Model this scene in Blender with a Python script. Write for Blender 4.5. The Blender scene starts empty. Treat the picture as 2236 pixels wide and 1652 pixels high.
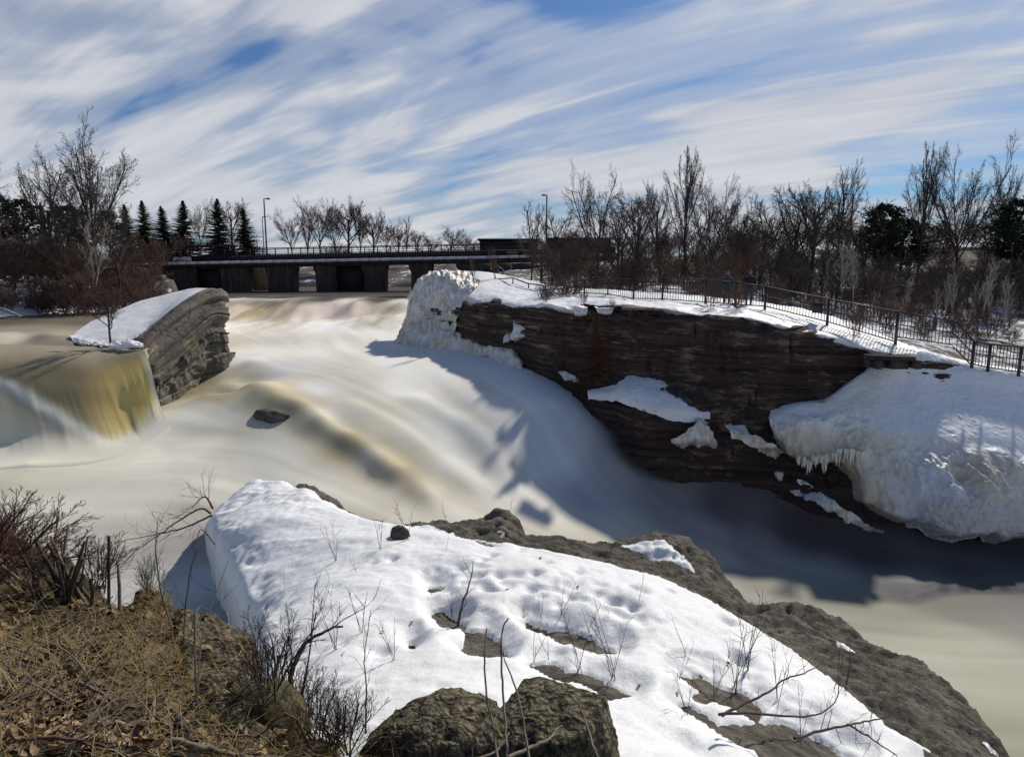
import bpy, math, random
import numpy as np
from mathutils import Vector, Matrix
R = math.radians
random.seed(7); rng = np.random.default_rng(7)
SC = bpy.context.scene; COL = SC.collection

# ---------------------------------------------------------------- camera, sky, sun, exposure
PITCH = R(9.2); FPX = 1490.0
cam_d = bpy.data.cameras.new('camera'); cam = bpy.data.objects.new('camera', cam_d); COL.objects.link(cam)
cam_d.sensor_width = 36; cam_d.lens = 36*FPX/2236; cam_d.clip_start = 0.05; cam_d.clip_end = 3000
cam.location = (0, 0, 0); cam.rotation_euler = (R(90)-PITCH, 0, 0)
SC.camera = cam
SUN_AZ, SUN_EL = R(35), R(40)                 # azimuth clockwise from +Y
W = bpy.data.worlds.new("World"); SC.world = W; W.use_nodes = True
nt = W.node_tree; nt.nodes.clear()
def nn(nt, t, **kw):
    n = nt.nodes.new(t)
    for k, v in kw.items():
        if k.startswith('i_'):
            n.inputs[k[2:].replace('_', ' ')].default_value = v
        else: setattr(n, k, v)
    return n
def lk(nt, a, b): nt.links.new(a, b)
sky = nn(nt, 'ShaderNodeTexSky', sky_type='NISHITA', sun_disc=False, sun_elevation=SUN_EL, sun_rotation=SUN_AZ)
sky.air_density = 1.0; sky.dust_density = 0.6; sky.ozone_density = 2.5
tc = nn(nt, 'ShaderNodeTexCoord'); sep = nn(nt, 'ShaderNodeSeparateXYZ'); lk(nt, tc.outputs['Generated'], sep.inputs[0])
def mth(nt, op, a, b=None, c=None, clamp=False):
    n = nn(nt, 'ShaderNodeMath', operation=op); n.use_clamp = clamp
    for i, x in enumerate((a, b, c)):
        if x is None: continue
        if isinstance(x, (int, float)): n.inputs[i].default_value = x
        else: lk(nt, x, n.inputs[i])
    return n.outputs[0]
def ramp(nt, fac, stops, interp='LINEAR'):
    n = nn(nt, 'ShaderNodeValToRGB'); n.color_ramp.interpolation = interp
    while len(n.color_ramp.elements) < len(stops): n.color_ramp.elements.new(0.5)
    for e, (p, c) in zip(n.color_ramp.elements, stops):
        e.position = p; e.color = (c, c, c, 1) if isinstance(c, (int, float)) else (*c, 1)
    lk(nt, fac, n.inputs[0]); return n.outputs[0]
def mix(nt, fac, a, b, blend='MIX'):
    n = nn(nt, 'ShaderNodeMix', data_type='RGBA', blend_type=blend); n.clamp_result = False
    for s, x in ((n.inputs[0], fac), (n.inputs[6], a), (n.inputs[7], b)):
        if isinstance(x, (int, float)): s.default_value = x
        elif isinstance(x, tuple): s.default_value = (*x, 1)
        else: lk(nt, x, s)
    return n.outputs[2]
zz = mth(nt, 'ADD', mth(nt, 'MAXIMUM', sep.outputs[2], 0.0), 0.20)
cx = mth(nt, 'DIVIDE', sep.outputs[0], zz); cy = mth(nt, 'DIVIDE', sep.outputs[1], zz)
cmb = nn(nt, 'ShaderNodeCombineXYZ'); lk(nt, cx, cmb.inputs[0]); lk(nt, cy, cmb.inputs[1])
CA = R(55)
rot = nn(nt, 'ShaderNodeVectorRotate', rotation_type='Z_AXIS'); rot.inputs['Angle'].default_value = -R(90)-CA
lk(nt, cmb.outputs[0], rot.inputs[0])
def cnoise(sx, sy, scale, detail, rough, off, dist=0.0):
    m = nn(nt, 'ShaderNodeMapping'); m.inputs['Scale'].default_value = (sx, sy, 1); m.inputs['Location'].default_value = off
    lk(nt, rot.outputs[0], m.inputs[0])
    n = nn(nt, 'ShaderNodeTexNoise'); n.inputs['Scale'].default_value = scale; n.inputs['Detail'].default_value = detail
    n.inputs['Roughness'].default_value = rough; n.inputs['Distortion'].default_value = dist
    lk(nt, m.outputs[0], n.inputs['Vector']); return n.outputs[0]
n1 = cnoise(0.85, 1.9, 1.0, 4.0, 0.5, (3.1, 1.7, 0), 0.6)
n2 = cnoise(1.1, 8.0, 1.0, 4.0, 0.5, (7.7, 4.2, 2), 0.5)
n3 = cnoise(0.8, 1.1, 0.9, 2.0, 0.5, (1.2, 9.4, 5), 0.3)
dens = mth(nt, 'ADD', mth(nt, 'MULTIPLY', n1, 0.62), mth(nt, 'ADD', mth(nt, 'MULTIPLY', n2, 0.17), mth(nt, 'MULTIPLY', n3, 0.42)))
hz = mth(nt, 'MULTIPLY', mth(nt, 'SUBTRACT', 0.42, sep.outputs[2]), 0.22)
dens = mth(nt, 'ADD', dens, hz)
cl = ramp(nt, dens, [(0.555, 0.0), (0.645, 0.50), (0.73, 0.96)], 'EASE')
bluetint = mix(nt, 1.0, sky.outputs[0], (0.33, 0.495, 0.70), 'MULTIPLY')
SKYK = 0.10
cloudcol = ramp(nt, mth(nt, 'ADD', mth(nt, 'MULTIPLY', n1, 0.6), mth(nt, 'MULTIPLY', n2, 0.4)), [(0.35, (4.3, 4.7, 5.6)), (0.62, (6.6, 6.75, 7.1))])
skc = mix(nt, cl, bluetint, cloudcol)
bg = nn(nt, 'ShaderNodeBackground'); bg.inputs[1].default_value = SKYK; lk(nt, skc, bg.inputs[0])
wo = nn(nt, 'ShaderNodeOutputWorld'); lk(nt, bg.outputs[0], wo.inputs[0])
sun_d = bpy.data.lights.new('sun', 'SUN'); sun = bpy.data.objects.new('sun', sun_d); COL.objects.link(sun)
sun_d.energy = 4.1; sun_d.angle = R(1.9); sun_d.color = (1.0, 0.93, 0.82)
sdir = Vector((math.sin(SUN_AZ)*math.cos(SUN_EL), math.cos(SUN_AZ)*math.cos(SUN_EL), math.sin(SUN_EL)))
sun.rotation_euler = sdir.to_track_quat('Z', 'Y').to_euler(); sun.location = (30, 40, 60)
vs = SC.view_settings; vs.view_transform = 'Standard'; vs.look = 'None'; vs.gamma = 1; vs.exposure = 0.0; vs.use_curve_mapping = False
SC.cycles.max_bounces = 6; SC.cycles.diffuse_bounces = 3; SC.cycles.glossy_bounces = 2
SC.cycles.sample_clamp_indirect = 6

# ---------------------------------------------------------------- survey helpers: bearings read off the photo (2236 x 1652) to places
CP, SP = math.cos(PITCH), math.sin(PITCH)
def ray(u, v):
    x = (u-1118)/FPX; y = -(v-826)/FPX
    return x, CP + y*SP, -SP + y*CP
def PY(u, v, Y): x, y, z = ray(u, v); t = Y/y; return (x*t, Y, z*t)
def PZ(u, v, z0): x, y, z = ray(u, v); t = z0/z; return (x*t, y*t, z0)
def proj(P):
    P = np.asarray(P); d = P[..., 1]*CP - P[..., 2]*SP; upc = P[..., 1]*SP + P[..., 2]*CP
    return 1118+FPX*P[..., 0]/d, 826-FPX*upc/d
def mpp(Y): return Y/FPX

# ---------------------------------------------------------------- noise
_perm = np.random.default_rng(3).permutation(4096).astype(np.int64); _val = np.random.default_rng(4).random(4096)
def _h(i, j, k): return _val[_perm[(_perm[(_perm[i & 4095] + j) & 4095] + k) & 4095]]
def vnoise(P):
    P = np.asarray(P, float); I = np.floor(P).astype(np.int64); f = P - I; f = f*f*(3-2*f)
    i, j, k = I[..., 0], I[..., 1], I[..., 2]; fx, fy, fz = f[..., 0], f[..., 1], f[..., 2]
    def L(a, b, t): return a+(b-a)*t
    return L(L(L(_h(i,j,k),_h(i+1,j,k),fx), L(_h(i,j+1,k),_h(i+1,j+1,k),fx), fy),
             L(L(_h(i,j,k+1),_h(i+1,j,k+1),fx), L(_h(i,j+1,k+1),_h(i+1,j+1,k+1),fx), fy), fz)*2-1
def fbm(P, octv=4, gain=0.5, lac=2.03, ridge=False):
    P = np.asarray(P, float); s = 0; a = 1.0; t = 0
    for o in range(octv):
        n = vnoise(P*(lac**o)+o*17.3)
        if ridge: n = 1-2*np.abs(n)
        s = s + a*n; t += a; a *= gain
    return s/t
def sst(x, a, b):
    t = np.clip((x-a)/(b-a), 0, 1); return t*t*(3-2*t)
def rbf(ctrl, vals, lam=0.0):
    c = np.array(ctrl, float)[:, :2]; v = np.array(vals, float)
    D = np.linalg.norm(c[:, None]-c[None], axis=2)
    A = np.zeros((len(c)+3, len(c)+3)); A[:len(c), :len(c)] = D - np.eye(len(c))*lam
    A[:len(c), -3] = 1; A[:len(c), -2:] = c; A[-3, :len(c)] = 1; A[-2:, :len(c)] = c.T
    rhs = np.zeros((len(c)+3,)+v.shape[1:]); rhs[:len(c)] = v
    w = np.linalg.solve(A, rhs)
    def f(X, Y):
        sh = np.shape(X); x = np.ravel(X); y = np.ravel(Y)
        out = np.zeros((len(x),)+v.shape[1:]) + w[-3]
        out += (x[:, None]*w[-2] + y[:, None]*w[-1]) if v.ndim > 1 else (x*w[-2] + y*w[-1])
        for i in range(len(c)):
            d = np.hypot(x-c[i, 0], y-c[i, 1]); out += d[:, None]*w[i] if v.ndim > 1 else d*w[i]
        return out.reshape(sh+v.shape[1:])
    return f
def idw(ctrl, vals, p=2.5):
    c = np.array(ctrl, float)[:, :2]; v = np.array(vals, float)
    def f(X, Y):
        sh = np.shape(X); x = np.ravel(X); y = np.ravel(Y); s = np.zeros((len(x), v.shape[1])); t = np.zeros(len(x))
        for i in range(len(c)):
            w = 1/((x-c[i, 0])**2+(y-c[i, 1])**2+0.3)**(p/2); s += w[:, None]*v[i]; t += w
        return (s/t[:, None]).reshape(sh+(v.shape[1],))
    return f
def polysd(poly, U, V):
    """signed distance (positive inside) to a closed outline"""
    p = np.array(poly, float); x, y = np.ravel(U), np.ravel(V)
    d = np.full(len(x), 1e18); ins = np.zeros(len(x), bool)
    for i in range(len(p)):
        a, b = p[i-1], p[i]; e = b-a; L2 = max(e@e, 1e-9)
        t = np.clip(((x-a[0])*e[0]+(y-a[1])*e[1])/L2, 0, 1)
        d = np.minimum(d, (x-a[0]-t*e[0])**2+(y-a[1]-t*e[1])**2)
        c = ((a[1] > y) != (b[1] > y)); den = (b[1]-a[1]) if b[1] != a[1] else 1e-9
        ins ^= c & (x < (b[0]-a[0])*(y-a[1])/den + a[0])
    d = np.sqrt(d); return np.where(ins, d, -d).reshape(np.shape(U))
def blur(Z, n=1):
    for _ in range(n):
        Zp = np.pad(Z, 1, mode='edge'); Z = (Zp[1:-1, 1:-1]*2+Zp[:-2, 1:-1]+Zp[2:, 1:-1]+Zp[1:-1, :-2]+Zp[1:-1, 2:])/6
    return Z

# ---------------------------------------------------------------- mesh helpers
def mesh(name, V, F, smooth=True):
    V = np.ascontiguousarray(V, dtype=np.float32).reshape(-1, 3)
    me = bpy.data.meshes.new(name)
    if isinstance(F, np.ndarray) and F.ndim == 2:
        k = F.shape[1]; me.vertices.add(len(V)); me.vertices.foreach_set('co', V.ravel())
        me.loops.add(F.size); me.loops.foreach_set('vertex_index', np.ascontiguousarray(F, dtype=np.int32).ravel())
        me.polygons.add(len(F)); me.polygons.foreach_set('loop_start', np.arange(len(F), dtype=np.int32)*k)
        me.polygons.foreach_set('loop_total', np.full(len(F), k, dtype=np.int32))
        me.update(calc_edges=True); me.validate()
    else:
        me.from_pydata([tuple(v) for v in V], [], [tuple(int(i) for i in f) for f in F]); me.update()
    if smooth: me.polygons.foreach_set('use_smooth', np.ones(len(me.polygons), bool))
    return me
def link(name, me, mat=None, parent=None, loc=None):
    o = bpy.data.objects.new(name, me); COL.objects.link(o)
    if mat and not me.materials: me.materials.append(mat)
    if parent: o.parent = parent
    if loc is not None: o.location = loc
    return o
def tag(o, label=None, cat=None, group=None, kind=None):
    if label: o['label'] = label
    if cat: o['category'] = cat
    if group: o['group'] = group
    if kind: o['kind'] = kind
    return o
def empty(name, loc, label, cat, group=None):
    o = bpy.data.objects.new(name, None); COL.objects.link(o); o.location = loc; o.empty_display_size = 0.2
    return tag(o, label, cat, group)
def gridfaces(nr, nc):
    i = np.arange(nr*nc).reshape(nr, nc)
    return np.stack([i[:-1, :-1], i[:-1, 1:], i[1:, 1:], i[1:, :-1]], -1).reshape(-1, 4)
def compact(V, F, keep):
    """keep: bool per vertex; faces with all vertices kept stay"""
    F = F[keep[F].all(1)]; used = np.zeros(len(V), bool); used[F.ravel()] = True
    idx = np.cumsum(used)-1; return V[used], idx[F], used
def addcol(me, name, C):
    a = me.color_attributes.new(name, 'FLOAT_COLOR', 'POINT'); n = len(me.vertices)
    c = np.ones((n, 4), np.float32); c[:, :C.shape[1]] = C; a.data.foreach_set('color', c.ravel())
def crom(K, n):
    K = np.asarray(K, float); m = len(K); t = np.linspace(0, m-1, n); i = np.minimum(t.astype(int), m-2); f = (t-i).reshape((-1,)+(1,)*(K.ndim-1))
    Kp = np.concatenate([[2*K[0]-K[1]], K, [2*K[-1]-K[-2]]]); a, b, c, d = Kp[i], Kp[i+1], Kp[i+2], Kp[i+3]
    return 0.5*(2*b+(c-a)*f+(2*a-5*b+4*c-d)*f*f+(3*b-a-3*c+d)*f**3)
def sheet(name, cols, nu, nv, mat, disp=None, keep=None, parent=None, color=None, beds=None):
    K = np.array([[PY(*c) for c in col] for col in cols])           # columns x rows x 3
    P = crom(K, nu); P = np.swapaxes(crom(np.swapaxes(P, 0, 1), nv), 0, 1)
    du = np.gradient(P, axis=0); dv = np.gradient(P, axis=1); N = np.cross(du, dv); N /= np.linalg.norm(N, axis=2, keepdims=True)+1e-9
    N = np.where(((N*P).sum(-1, keepdims=True)).mean() > 0, -N, N)   # towards the open side
    S, T = np.meshgrid(np.linspace(0, 1, nu), np.linspace(0, 1, nv), indexing='ij')
    if disp is not None: P = disp(P, N, S, T)
    F = gridfaces(nu, nv); V = P.reshape(-1, 3)
    n0 = np.cross(P[1, 0]-P[0, 0], P[0, 1]-P[0, 0])
    nf = np.cross(V[F[:, 1]]-V[F[:, 0]], V[F[:, 3]]-V[F[:, 0]])
    if ((nf*N.reshape(-1, 3)[F[:, 0]]).sum(1)).mean() < 0: F = F[:, ::-1]
    C = color(P, N, S, T).reshape(-1, 3) if color else None
    if keep is not None:
        V, F, used = compact(V, F, keep(P, N, S, T).reshape(-1))
        if C is not None: C = C[used]
    me = mesh(name, V, F)
    if C is not None: addcol(me, 'tint', C)
    if beds:
        Lu = np.linalg.norm(np.diff(K[:, 0], axis=0), axis=1).sum()
        bd_ = np.stack([P[..., 0]*1.0+P[..., 1]*.3, (P[..., 2]+P[..., 0]*.03+.2*fbm(P*[.15, .15, .1], 2)) if beds == 'z' else T*beds, P[..., 0]*0], -1).reshape(-1, 3)
        if keep is not None: bd_ = bd_[used]
        at_ = me.attributes.new('beds', 'FLOAT_VECTOR', 'POINT'); at_.data.foreach_set('vector', np.ascontiguousarray(bd_, dtype=np.float32).ravel())
    return link(name, me, mat, parent)
def icoball(sub=4):
    import bmesh
    bm = bmesh.new(); bmesh.ops.create_icosphere(bm, subdivisions=sub, radius=1); bm.verts.ensure_lookup_table()
    V = np.array([v.co[:] for v in bm.verts]); F = np.array([[v.index for v in f.verts] for f in bm.faces]); bm.free(); return V, F
def box(cx, cy, cz, sx, sy, sz, bev=0):
    V = np.array([[x, y, z] for x in (-.5, .5) for y in (-.5, .5) for z in (-.5, .5)])*[sx, sy, sz]+[cx, cy, cz]
    F = np.array([[0,1,3,2],[4,6,7,5],[0,4,5,1],[2,3,7,6],[0,2,6,4],[1,5,7,3]]); return V, F
def obox(a, b, w, h):
    """beam from a to b, width w, height h"""
    a = np.array(a, float); b = np.array(b, float); d = b-a; L = np.linalg.norm(d); d /= L
    up = np.array([0, 0, 1.]) if abs(d[2]) < 0.95 else np.array([0, 1., 0]); s = np.cross(d, up); s /= np.linalg.norm(s); up = np.cross(s, d)
    V = np.array([p + s*x*w/2 + up*z*h/2 for p in (a, b) for x, z in ((-1,-1),(1,-1),(1,1),(-1,1))])
    F = np.array([[0,1,2,3],[4,7,6,5],[0,4,5,1],[1,5,6,2],[2,6,7,3],[3,7,4,0]]); return V, F
def join(parts):
    Vs, Fs, n = [], [], 0
    for V, F in parts: Vs.append(V); Fs.append(np.asarray(F)+n); n += len(V)
    return np.concatenate(Vs), np.concatenate(Fs)
class Tubes:
    """many tapered tubes in one mesh (quads)"""
    def __init__(s): s.V = []; s.F = []; s.n = 0
    def add(s, P, r, k=4):
        P = np.asarray(P, float); r = np.broadcast_to(r, (len(P),)); d = np.gradient(P, axis=0); d /= np.linalg.norm(d, axis=1, keepdims=True)+1e-9
        a = np.array([0, 0, 1.]) if abs(d[0, 2]) < 0.8 else np.array([1., 0, 0])
        x = np.cross(d, a); x /= np.linalg.norm(x, axis=1, keepdims=True)+1e-9; y = np.cross(d, x)
        th = np.arange(k)*2*math.pi/k
        V = P[:, None]+r[:, None, None]*(np.cos(th)[None, :, None]*x[:, None]+np.sin(th)[None, :, None]*y[:, None])
        i = np.arange(len(P)*k).reshape(len(P), k); j = np.roll(i, -1, 1)
        F = np.stack([i[:-1], j[:-1], j[1:], i[1:]], -1).reshape(-1, 4)
        s.V.append(V.reshape(-1, 3)); s.F.append(F+s.n); s.n += len(P)*k
    def mesh(s, name): return mesh(name, np.concatenate(s.V), np.concatenate(s.F))

# ---------------------------------------------------------------- materials
def mat(name):
    m = bpy.data.materials.new(name); m.use_nodes = True; t = m.node_tree
    b = t.nodes['Principled BSDF']; return m, t, b
def tnoise(t, scale, detail=4, rough=0.55, vec=None, stretch=None, dist=0.0, obj=True):
    n = nn(t, 'ShaderNodeTexNoise'); n.inputs['Scale'].default_value = scale; n.inputs['Detail'].default_value = detail
    n.inputs['Roughness'].default_value = rough; n.inputs['Distortion'].default_value = dist
    if vec is None:
        c = nn(t, 'ShaderNodeTexCoord'); vec = c.outputs['Object']
    if stretch:
        mp = nn(t, 'ShaderNodeMapping'); mp.inputs['Scale'].default_value = stretch; lk(t, vec, mp.inputs[0]); vec = mp.outputs[0]
    lk(t, vec, n.inputs['Vector']); return n.outputs[0]
def bump(t, b, h, strength=0.5, dist=0.05, prev=None):
    n = nn(t, 'ShaderNodeBump'); n.inputs['Strength'].default_value = strength; n.inputs['Distance'].default_value = dist
    lk(t, h, n.inputs['Height'])
    if prev: lk(t, prev, n.inputs['Normal'])
    lk(t, n.outputs[0], b.inputs['Normal']); return n.outputs[0]
def simple(name, stops, scale=8, rough=0.8, bstr=0.3, bdist=0.02, stretch=None, detail=5, spec=0.3, metal=0):
    m, t, b = mat(name); n = tnoise(t, scale, detail, 0.6, stretch=stretch)
    lk(t, ramp(t, n, stops), b.inputs['Base Color']); b.inputs['Roughness'].default_value = rough
    b.inputs['Specular IOR Level'].default_value = spec; b.inputs['Metallic'].default_value = metal
    if bstr: bump(t, b, n, bstr, bdist)
    return m
M = {}
# strata rock
def rockmat(name, dark, mid, light, lich, zs=9.0, sc=1.2, lam=0.62, b2=0.12):
    m, t, b = mat(name)
    sv = nn(t, 'ShaderNodeAttribute', attribute_name='beds').outputs['Vector']
    a = tnoise(t, 1.0, 8, 0.62, vec=sv, stretch=(0.22, zs*.36, 1)); a2 = tnoise(t, 1.0, 6, 0.6, vec=sv, stretch=(0.5, zs*1.3, 1)); f = tnoise(t, sc*7, 6, 0.65); l = tnoise(t, 1.0, 9, 0.72, vec=sv, stretch=(1.1, 3.2, 1))
    blot = tnoise(t, 0.30, 4, 0.6); a = mth(t, 'ADD', mth(t, 'MULTIPLY', a, 0.6), mth(t, 'ADD', mth(t, 'MULTIPLY', a2, 0.25), mth(t, 'MULTIPLY', blot, 0.15))); l = mth(t, 'ADD', mth(t, 'MULTIPLY', l, 0.72), mth(t, 'MULTIPLY', blot, 0.28))
    c = ramp(t, a, [(0.36, dark), (0.52, mid), (0.70, light)])
    c = mix(t, ramp(t, f, [(0.3, 0.0), (0.7, 0.75)]), c, mix(t, 1.0, c, (0.45, 0.42, 0.40), 'MULTIPLY'))
    c = mix(t, ramp(t, l, [(lam-0.06, 0.0), (lam+0.03, 0.8)]), c, lich)
    lk(t, c, b.inputs['Base Color']); b.inputs['Roughness'].default_value = 0.88; b.inputs['Specular IOR Level'].default_value = 0.25
    p = bump(t, b, a, 0.8, 0.12); p = bump(t, b, a2, 0.7, 0.05, p); bump(t, b, f, 0.5, b2*0.4, p); return m
M['cliff'] = rockmat('cliff_rock', (0.034, 0.022, 0.021), (0.078, 0.053, 0.046), (0.15, 0.11, 0.09), (0.30, 0.235, 0.165), zs=9.0, sc=0.9, lam=0.60)
M['slabrock'] = rockmat('grey_rock', (0.07, 0.065, 0.055), (0.16, 0.145, 0.12), (0.30, 0.27, 0.22), (0.40, 0.31, 0.17), zs=7.0, sc=1.1, lam=0.61)
# foreground rock: lichen-speckled grey-brown
m, t, b = mat('ledge_rock')
mpv = nn(t, 'ShaderNodeTexCoord'); mpr = nn(t, 'ShaderNodeMapping'); mpr.inputs['Rotation'].default_value = (0, 0, R(38)); lk(t, mpv.outputs['Object'], mpr.inputs[0])
a = tnoise(t, 1.3, 9, 0.70, vec=mpr.outputs[0], stretch=(0.55, 2.2, 1.5), dist=0.7); f = tnoise(t, 5, 8, 0.74, vec=mpr.outputs[0], stretch=(.7, 1.7, 1.3)); g = tnoise(t, 34, 4, 0.6); ms = tnoise(t, 1.7, 5, 0.6)
c = ramp(t, a, [(0.36, (0.085, 0.074, 0.058)), (0.48, (0.19, 0.165, 0.13)), (0.62, (0.33, 0.295, 0.23))])
c = mix(t, ramp(t, f, [(0.34, 0.85), (0.50, 0.0)]), c, (0.026, 0.022, 0.018))
c = mix(t, ramp(t, g, [(0.56, 0.0), (0.68, 0.65)]), c, (0.33, 0.30, 0.22))
c = mix(t, ramp(t, ms, [(0.56, 0.0), (0.68, 0.45)]), c, (0.11, 0.115, 0.045))
lk(t, c, b.inputs['Base Color']); b.inputs['Roughness'].default_value = 0.8; b.inputs['Specular IOR Level'].default_value = 0.35
p = bump(t, b, a, 1.0, 0.24); p = bump(t, b, f, 1.0, 0.20, p); bump(t, b, g, 0.6, 0.02, p); M['ledge'] = m
# mossy crumbly boulder
m, t, b = mat('mossy_rock')
vo = nn(t, 'ShaderNodeTexVoronoi'); vo.inputs['Scale'].default_value = 26; vo.feature = 'F1'
tcx = nn(t, 'ShaderNodeTexCoord'); nw = nn(t, 'ShaderNodeTexNoise'); nw.inputs['Scale'].default_value = 9; nw.inputs['Detail'].default_value = 3
lk(t, tcx.outputs['Object'], nw.inputs['Vector']); wv = mix(t, 0.12, tcx.outputs['Object'], nw.outputs['Color']); lk(t, wv, vo.inputs['Vector'])
f = tnoise(t, 6, 7, 0.7); g = tnoise(t, 40, 5, 0.65)
c = ramp(t, f, [(0.33, (0.045, 0.038, 0.026)), (0.50, (0.13, 0.112, 0.070)), (0.66, (0.24, 0.205, 0.12))])
c = mix(t, ramp(t, vo.outputs['Distance'], [(0.35, 0.0), (0.7, 0.8)]), c, (0.020, 0.016, 0.012))
c = mix(t, ramp(t, g, [(0.56, 0.0), (0.66, 0.7)]), c, (0.24, 0.23, 0.13))
lk(t, c, b.inputs['Base Color']); b.inputs['Roughness'].default_value = 0.9; b.inputs['Specular IOR Level'].default_value = 0.2
p = bump(t, b, mth(t, 'SUBTRACT', 1.0, vo.outputs['Distance']), 0.9, 0.03); bump(t, b, g, 0.7, 0.01, p); M['mossrock'] = m
# snow
m, t, b = mat('snow')
a = tnoise(t, 2.2, 6, 0.6); g = tnoise(t, 22, 6, 0.7); gg = tnoise(t, 0.8, 3, 0.5)
c = ramp(t, g, [(0.3, (0.68, 0.70, 0.72)), (0.6, (0.86, 0.87, 0.87))]); c = mix(t, ramp(t, gg, [(0.42, 0.0), (0.75, 0.35)]), c, (0.62, 0.60, 0.56)); vf = tnoise(t, 70, 3, 0.7); c = mix(t, ramp(t, vf, [(0.66, 0.0), (0.74, 0.5)]), c, (0.35, 0.30, 0.24))
lk(t, c, b.inputs['Base Color']); b.inputs['Roughness'].default_value = 0.55; b.inputs['Specular IOR Level'].default_value = 0.25
b.inputs['Subsurface Weight'].default_value = 0.25; b.inputs['Subsurface Radius'].default_value = (0.06, 0.07, 0.09); b.inputs['Subsurface Scale'].default_value = 0.5
p = bump(t, b, a, 0.3, 0.06); p = bump(t, b, tnoise(t, 9, 5, .65), 0.45, 0.03, p); bump(t, b, g, 0.5, 0.014, p); M['snow'] = m
# ice: yellowish white, columns, glossy
m, t, b = mat('ice')
at = nn(t, 'ShaderNodeAttribute', attribute_name='tint'); a = tnoise(t, 2.2, 7, 0.62, stretch=(1.6, 1.6, 0.45), dist=0.7); g = tnoise(t, 13, 6, 0.7)
c = mix(t, ramp(t, a, [(0.38, 0.75), (0.58, 0.0)]), at.outputs['Color'], mix(t, 1.0, at.outputs['Color'], (0.62, 0.52, 0.34), 'MULTIPLY'))
c = mix(t, ramp(t, g, [(0.60, 0.0), (0.72, 0.45)]), c, (0.30, 0.27, 0.20))
lk(t, c, b.inputs['Base Color']); b.inputs['Roughness'].default_value = 0.32; b.inputs['Specular IOR Level'].default_value = 0.5
b.inputs['Subsurface Weight'].default_value = 0.3; b.inputs['Subsurface Radius'].default_value = (0.10, 0.10, 0.09); b.inputs['Subsurface Scale'].default_value = 0.6
p = bump(t, b, a, 0.6, 0.18); bump(t, b, g, 0.45, 0.04, p); M['ice'] = m
# water: tint attribute carries foam / silt colour, some shade and reflection painted in
m, t, b = mat('silty_water')
at = nn(t, 'ShaderNodeAttribute', attribute_name='tint')
lk(t, at.outputs['Color'], b.inputs['Base Color']); b.inputs['Roughness'].default_value = 0.6; b.inputs['Specular IOR Level'].default_value = 0.07
b.inputs['Subsurface Weight'].default_value = 0.0; b.inputs['Subsurface Radius'].default_value = (0.65, 0.6, 0.5); b.inputs['Subsurface Scale'].default_value = 0.9
M['water'] = m
m, t, b = mat('bare_ground')
s = tnoise(t, 0.35, 8, 0.65); s2 = tnoise(t, 3, 6, 0.7); gx_ = nn(t, 'ShaderNodeTexCoord'); gs_ = nn(t, 'ShaderNodeSeparateXYZ'); lk(t, gx_.outputs['Object'], gs_.inputs[0])
woodf = mth(t, 'MULTIPLY', ramp(t, mth(t, 'MULTIPLY', mth(t, 'SUBTRACT', gs_.outputs[1], 51.0), 0.1), [(0.0, 0.0), (1.0, 1.0)]), 0.095)
woodf = mth(t, 'SUBTRACT', woodf, 0.02)
mixs = mth(t, 'SUBTRACT', mth(t, 'ADD', mth(t, 'MULTIPLY', s, 0.6), mth(t, 'MULTIPLY', s2, 0.4)), woodf)
c = mix(t, ramp(t, mixs, [(0.47, 0.0), (0.52, 1.0)]), ramp(t, s2, [(0.3, (0.035, 0.027, 0.02)), (0.7, (0.10, 0.08, 0.06))]), (0.80, 0.82, 0.86))
lk(t, c, b.inputs['Base Color']); b.inputs['Roughness'].default_value = 0.9; bump(t, b, s2, 0.6, 0.3); M['ground'] = m
m, t, b = mat('litter_soil')
s = tnoise(t, 5, 8, 0.7); s2 = tnoise(t, 26, 7, 0.7)
c = ramp(t, s, [(0.35, (0.022, 0.016, 0.010)), (0.55, (0.060, 0.043, 0.024)), (0.7, (0.11, 0.085, 0.04))])
c = mix(t, ramp(t, s2, [(0.45, 0.0), (0.62, 0.6)]), c, (0.10, 0.085, 0.032))
lk(t, c, b.inputs['Base Color']); b.inputs['Roughness'].default_value = 0.95; b.inputs['Specular IOR Level'].default_value = 0.1
p = bump(t, b, s, 0.8, 0.05); bump(t, b, s2, 0.8, 0.02, p); M['soil'] = m
M['bark'] = simple('bark', [(0.3, (0.035, 0.027, 0.024)), (0.7, (0.11, 0.086, 0.074))], 6, 0.9, 0.5, 0.02, (1, 1, 0.2))
M['bark2'] = simple('brown_bark', [(0.3, (0.060, 0.036, 0.030)), (0.7, (0.16, 0.098, 0.080))], 6, 0.9, 0.4, 0.02, (1, 1, 0.2))
M['birch'] = simple('pale_bark', [(0.35, (0.12, 0.10, 0.085)), (0.5, (0.42, 0.38, 0.33))], 5, 0.8, 0.3, 0.02, (1, 1, 2))
M['twig'] = simple('twig_bark', [(0.3, (0.030, 0.022, 0.018)), (0.7, (0.11, 0.080, 0.062))], 14, 0.85, 0.3, 0.005)
M['redtwig'] = simple('reddish_twig', [(0.3, (0.060, 0.030, 0.022)), (0.7, (0.16, 0.085, 0.055))], 14, 0.8, 0.2, 0.005)
M['deadwood'] = simple('grey_dead_wood', [(0.3, (0.085, 0.068, 0.052)), (0.7, (0.26, 0.21, 0.155))], 22, 0.8, 0.5, 0.004, (1, 1, 1))
M['needles'] = simple('needles', [(0.3, (0.010, 0.020, 0.012)), (0.7, (0.035, 0.060, 0.028))], 3, 0.8, 0)
M['needles2'] = simple('olive_needles', [(0.3, (0.035, 0.032, 0.012)), (0.7, (0.085, 0.075, 0.028))], 3, 0.8, 0)
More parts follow.
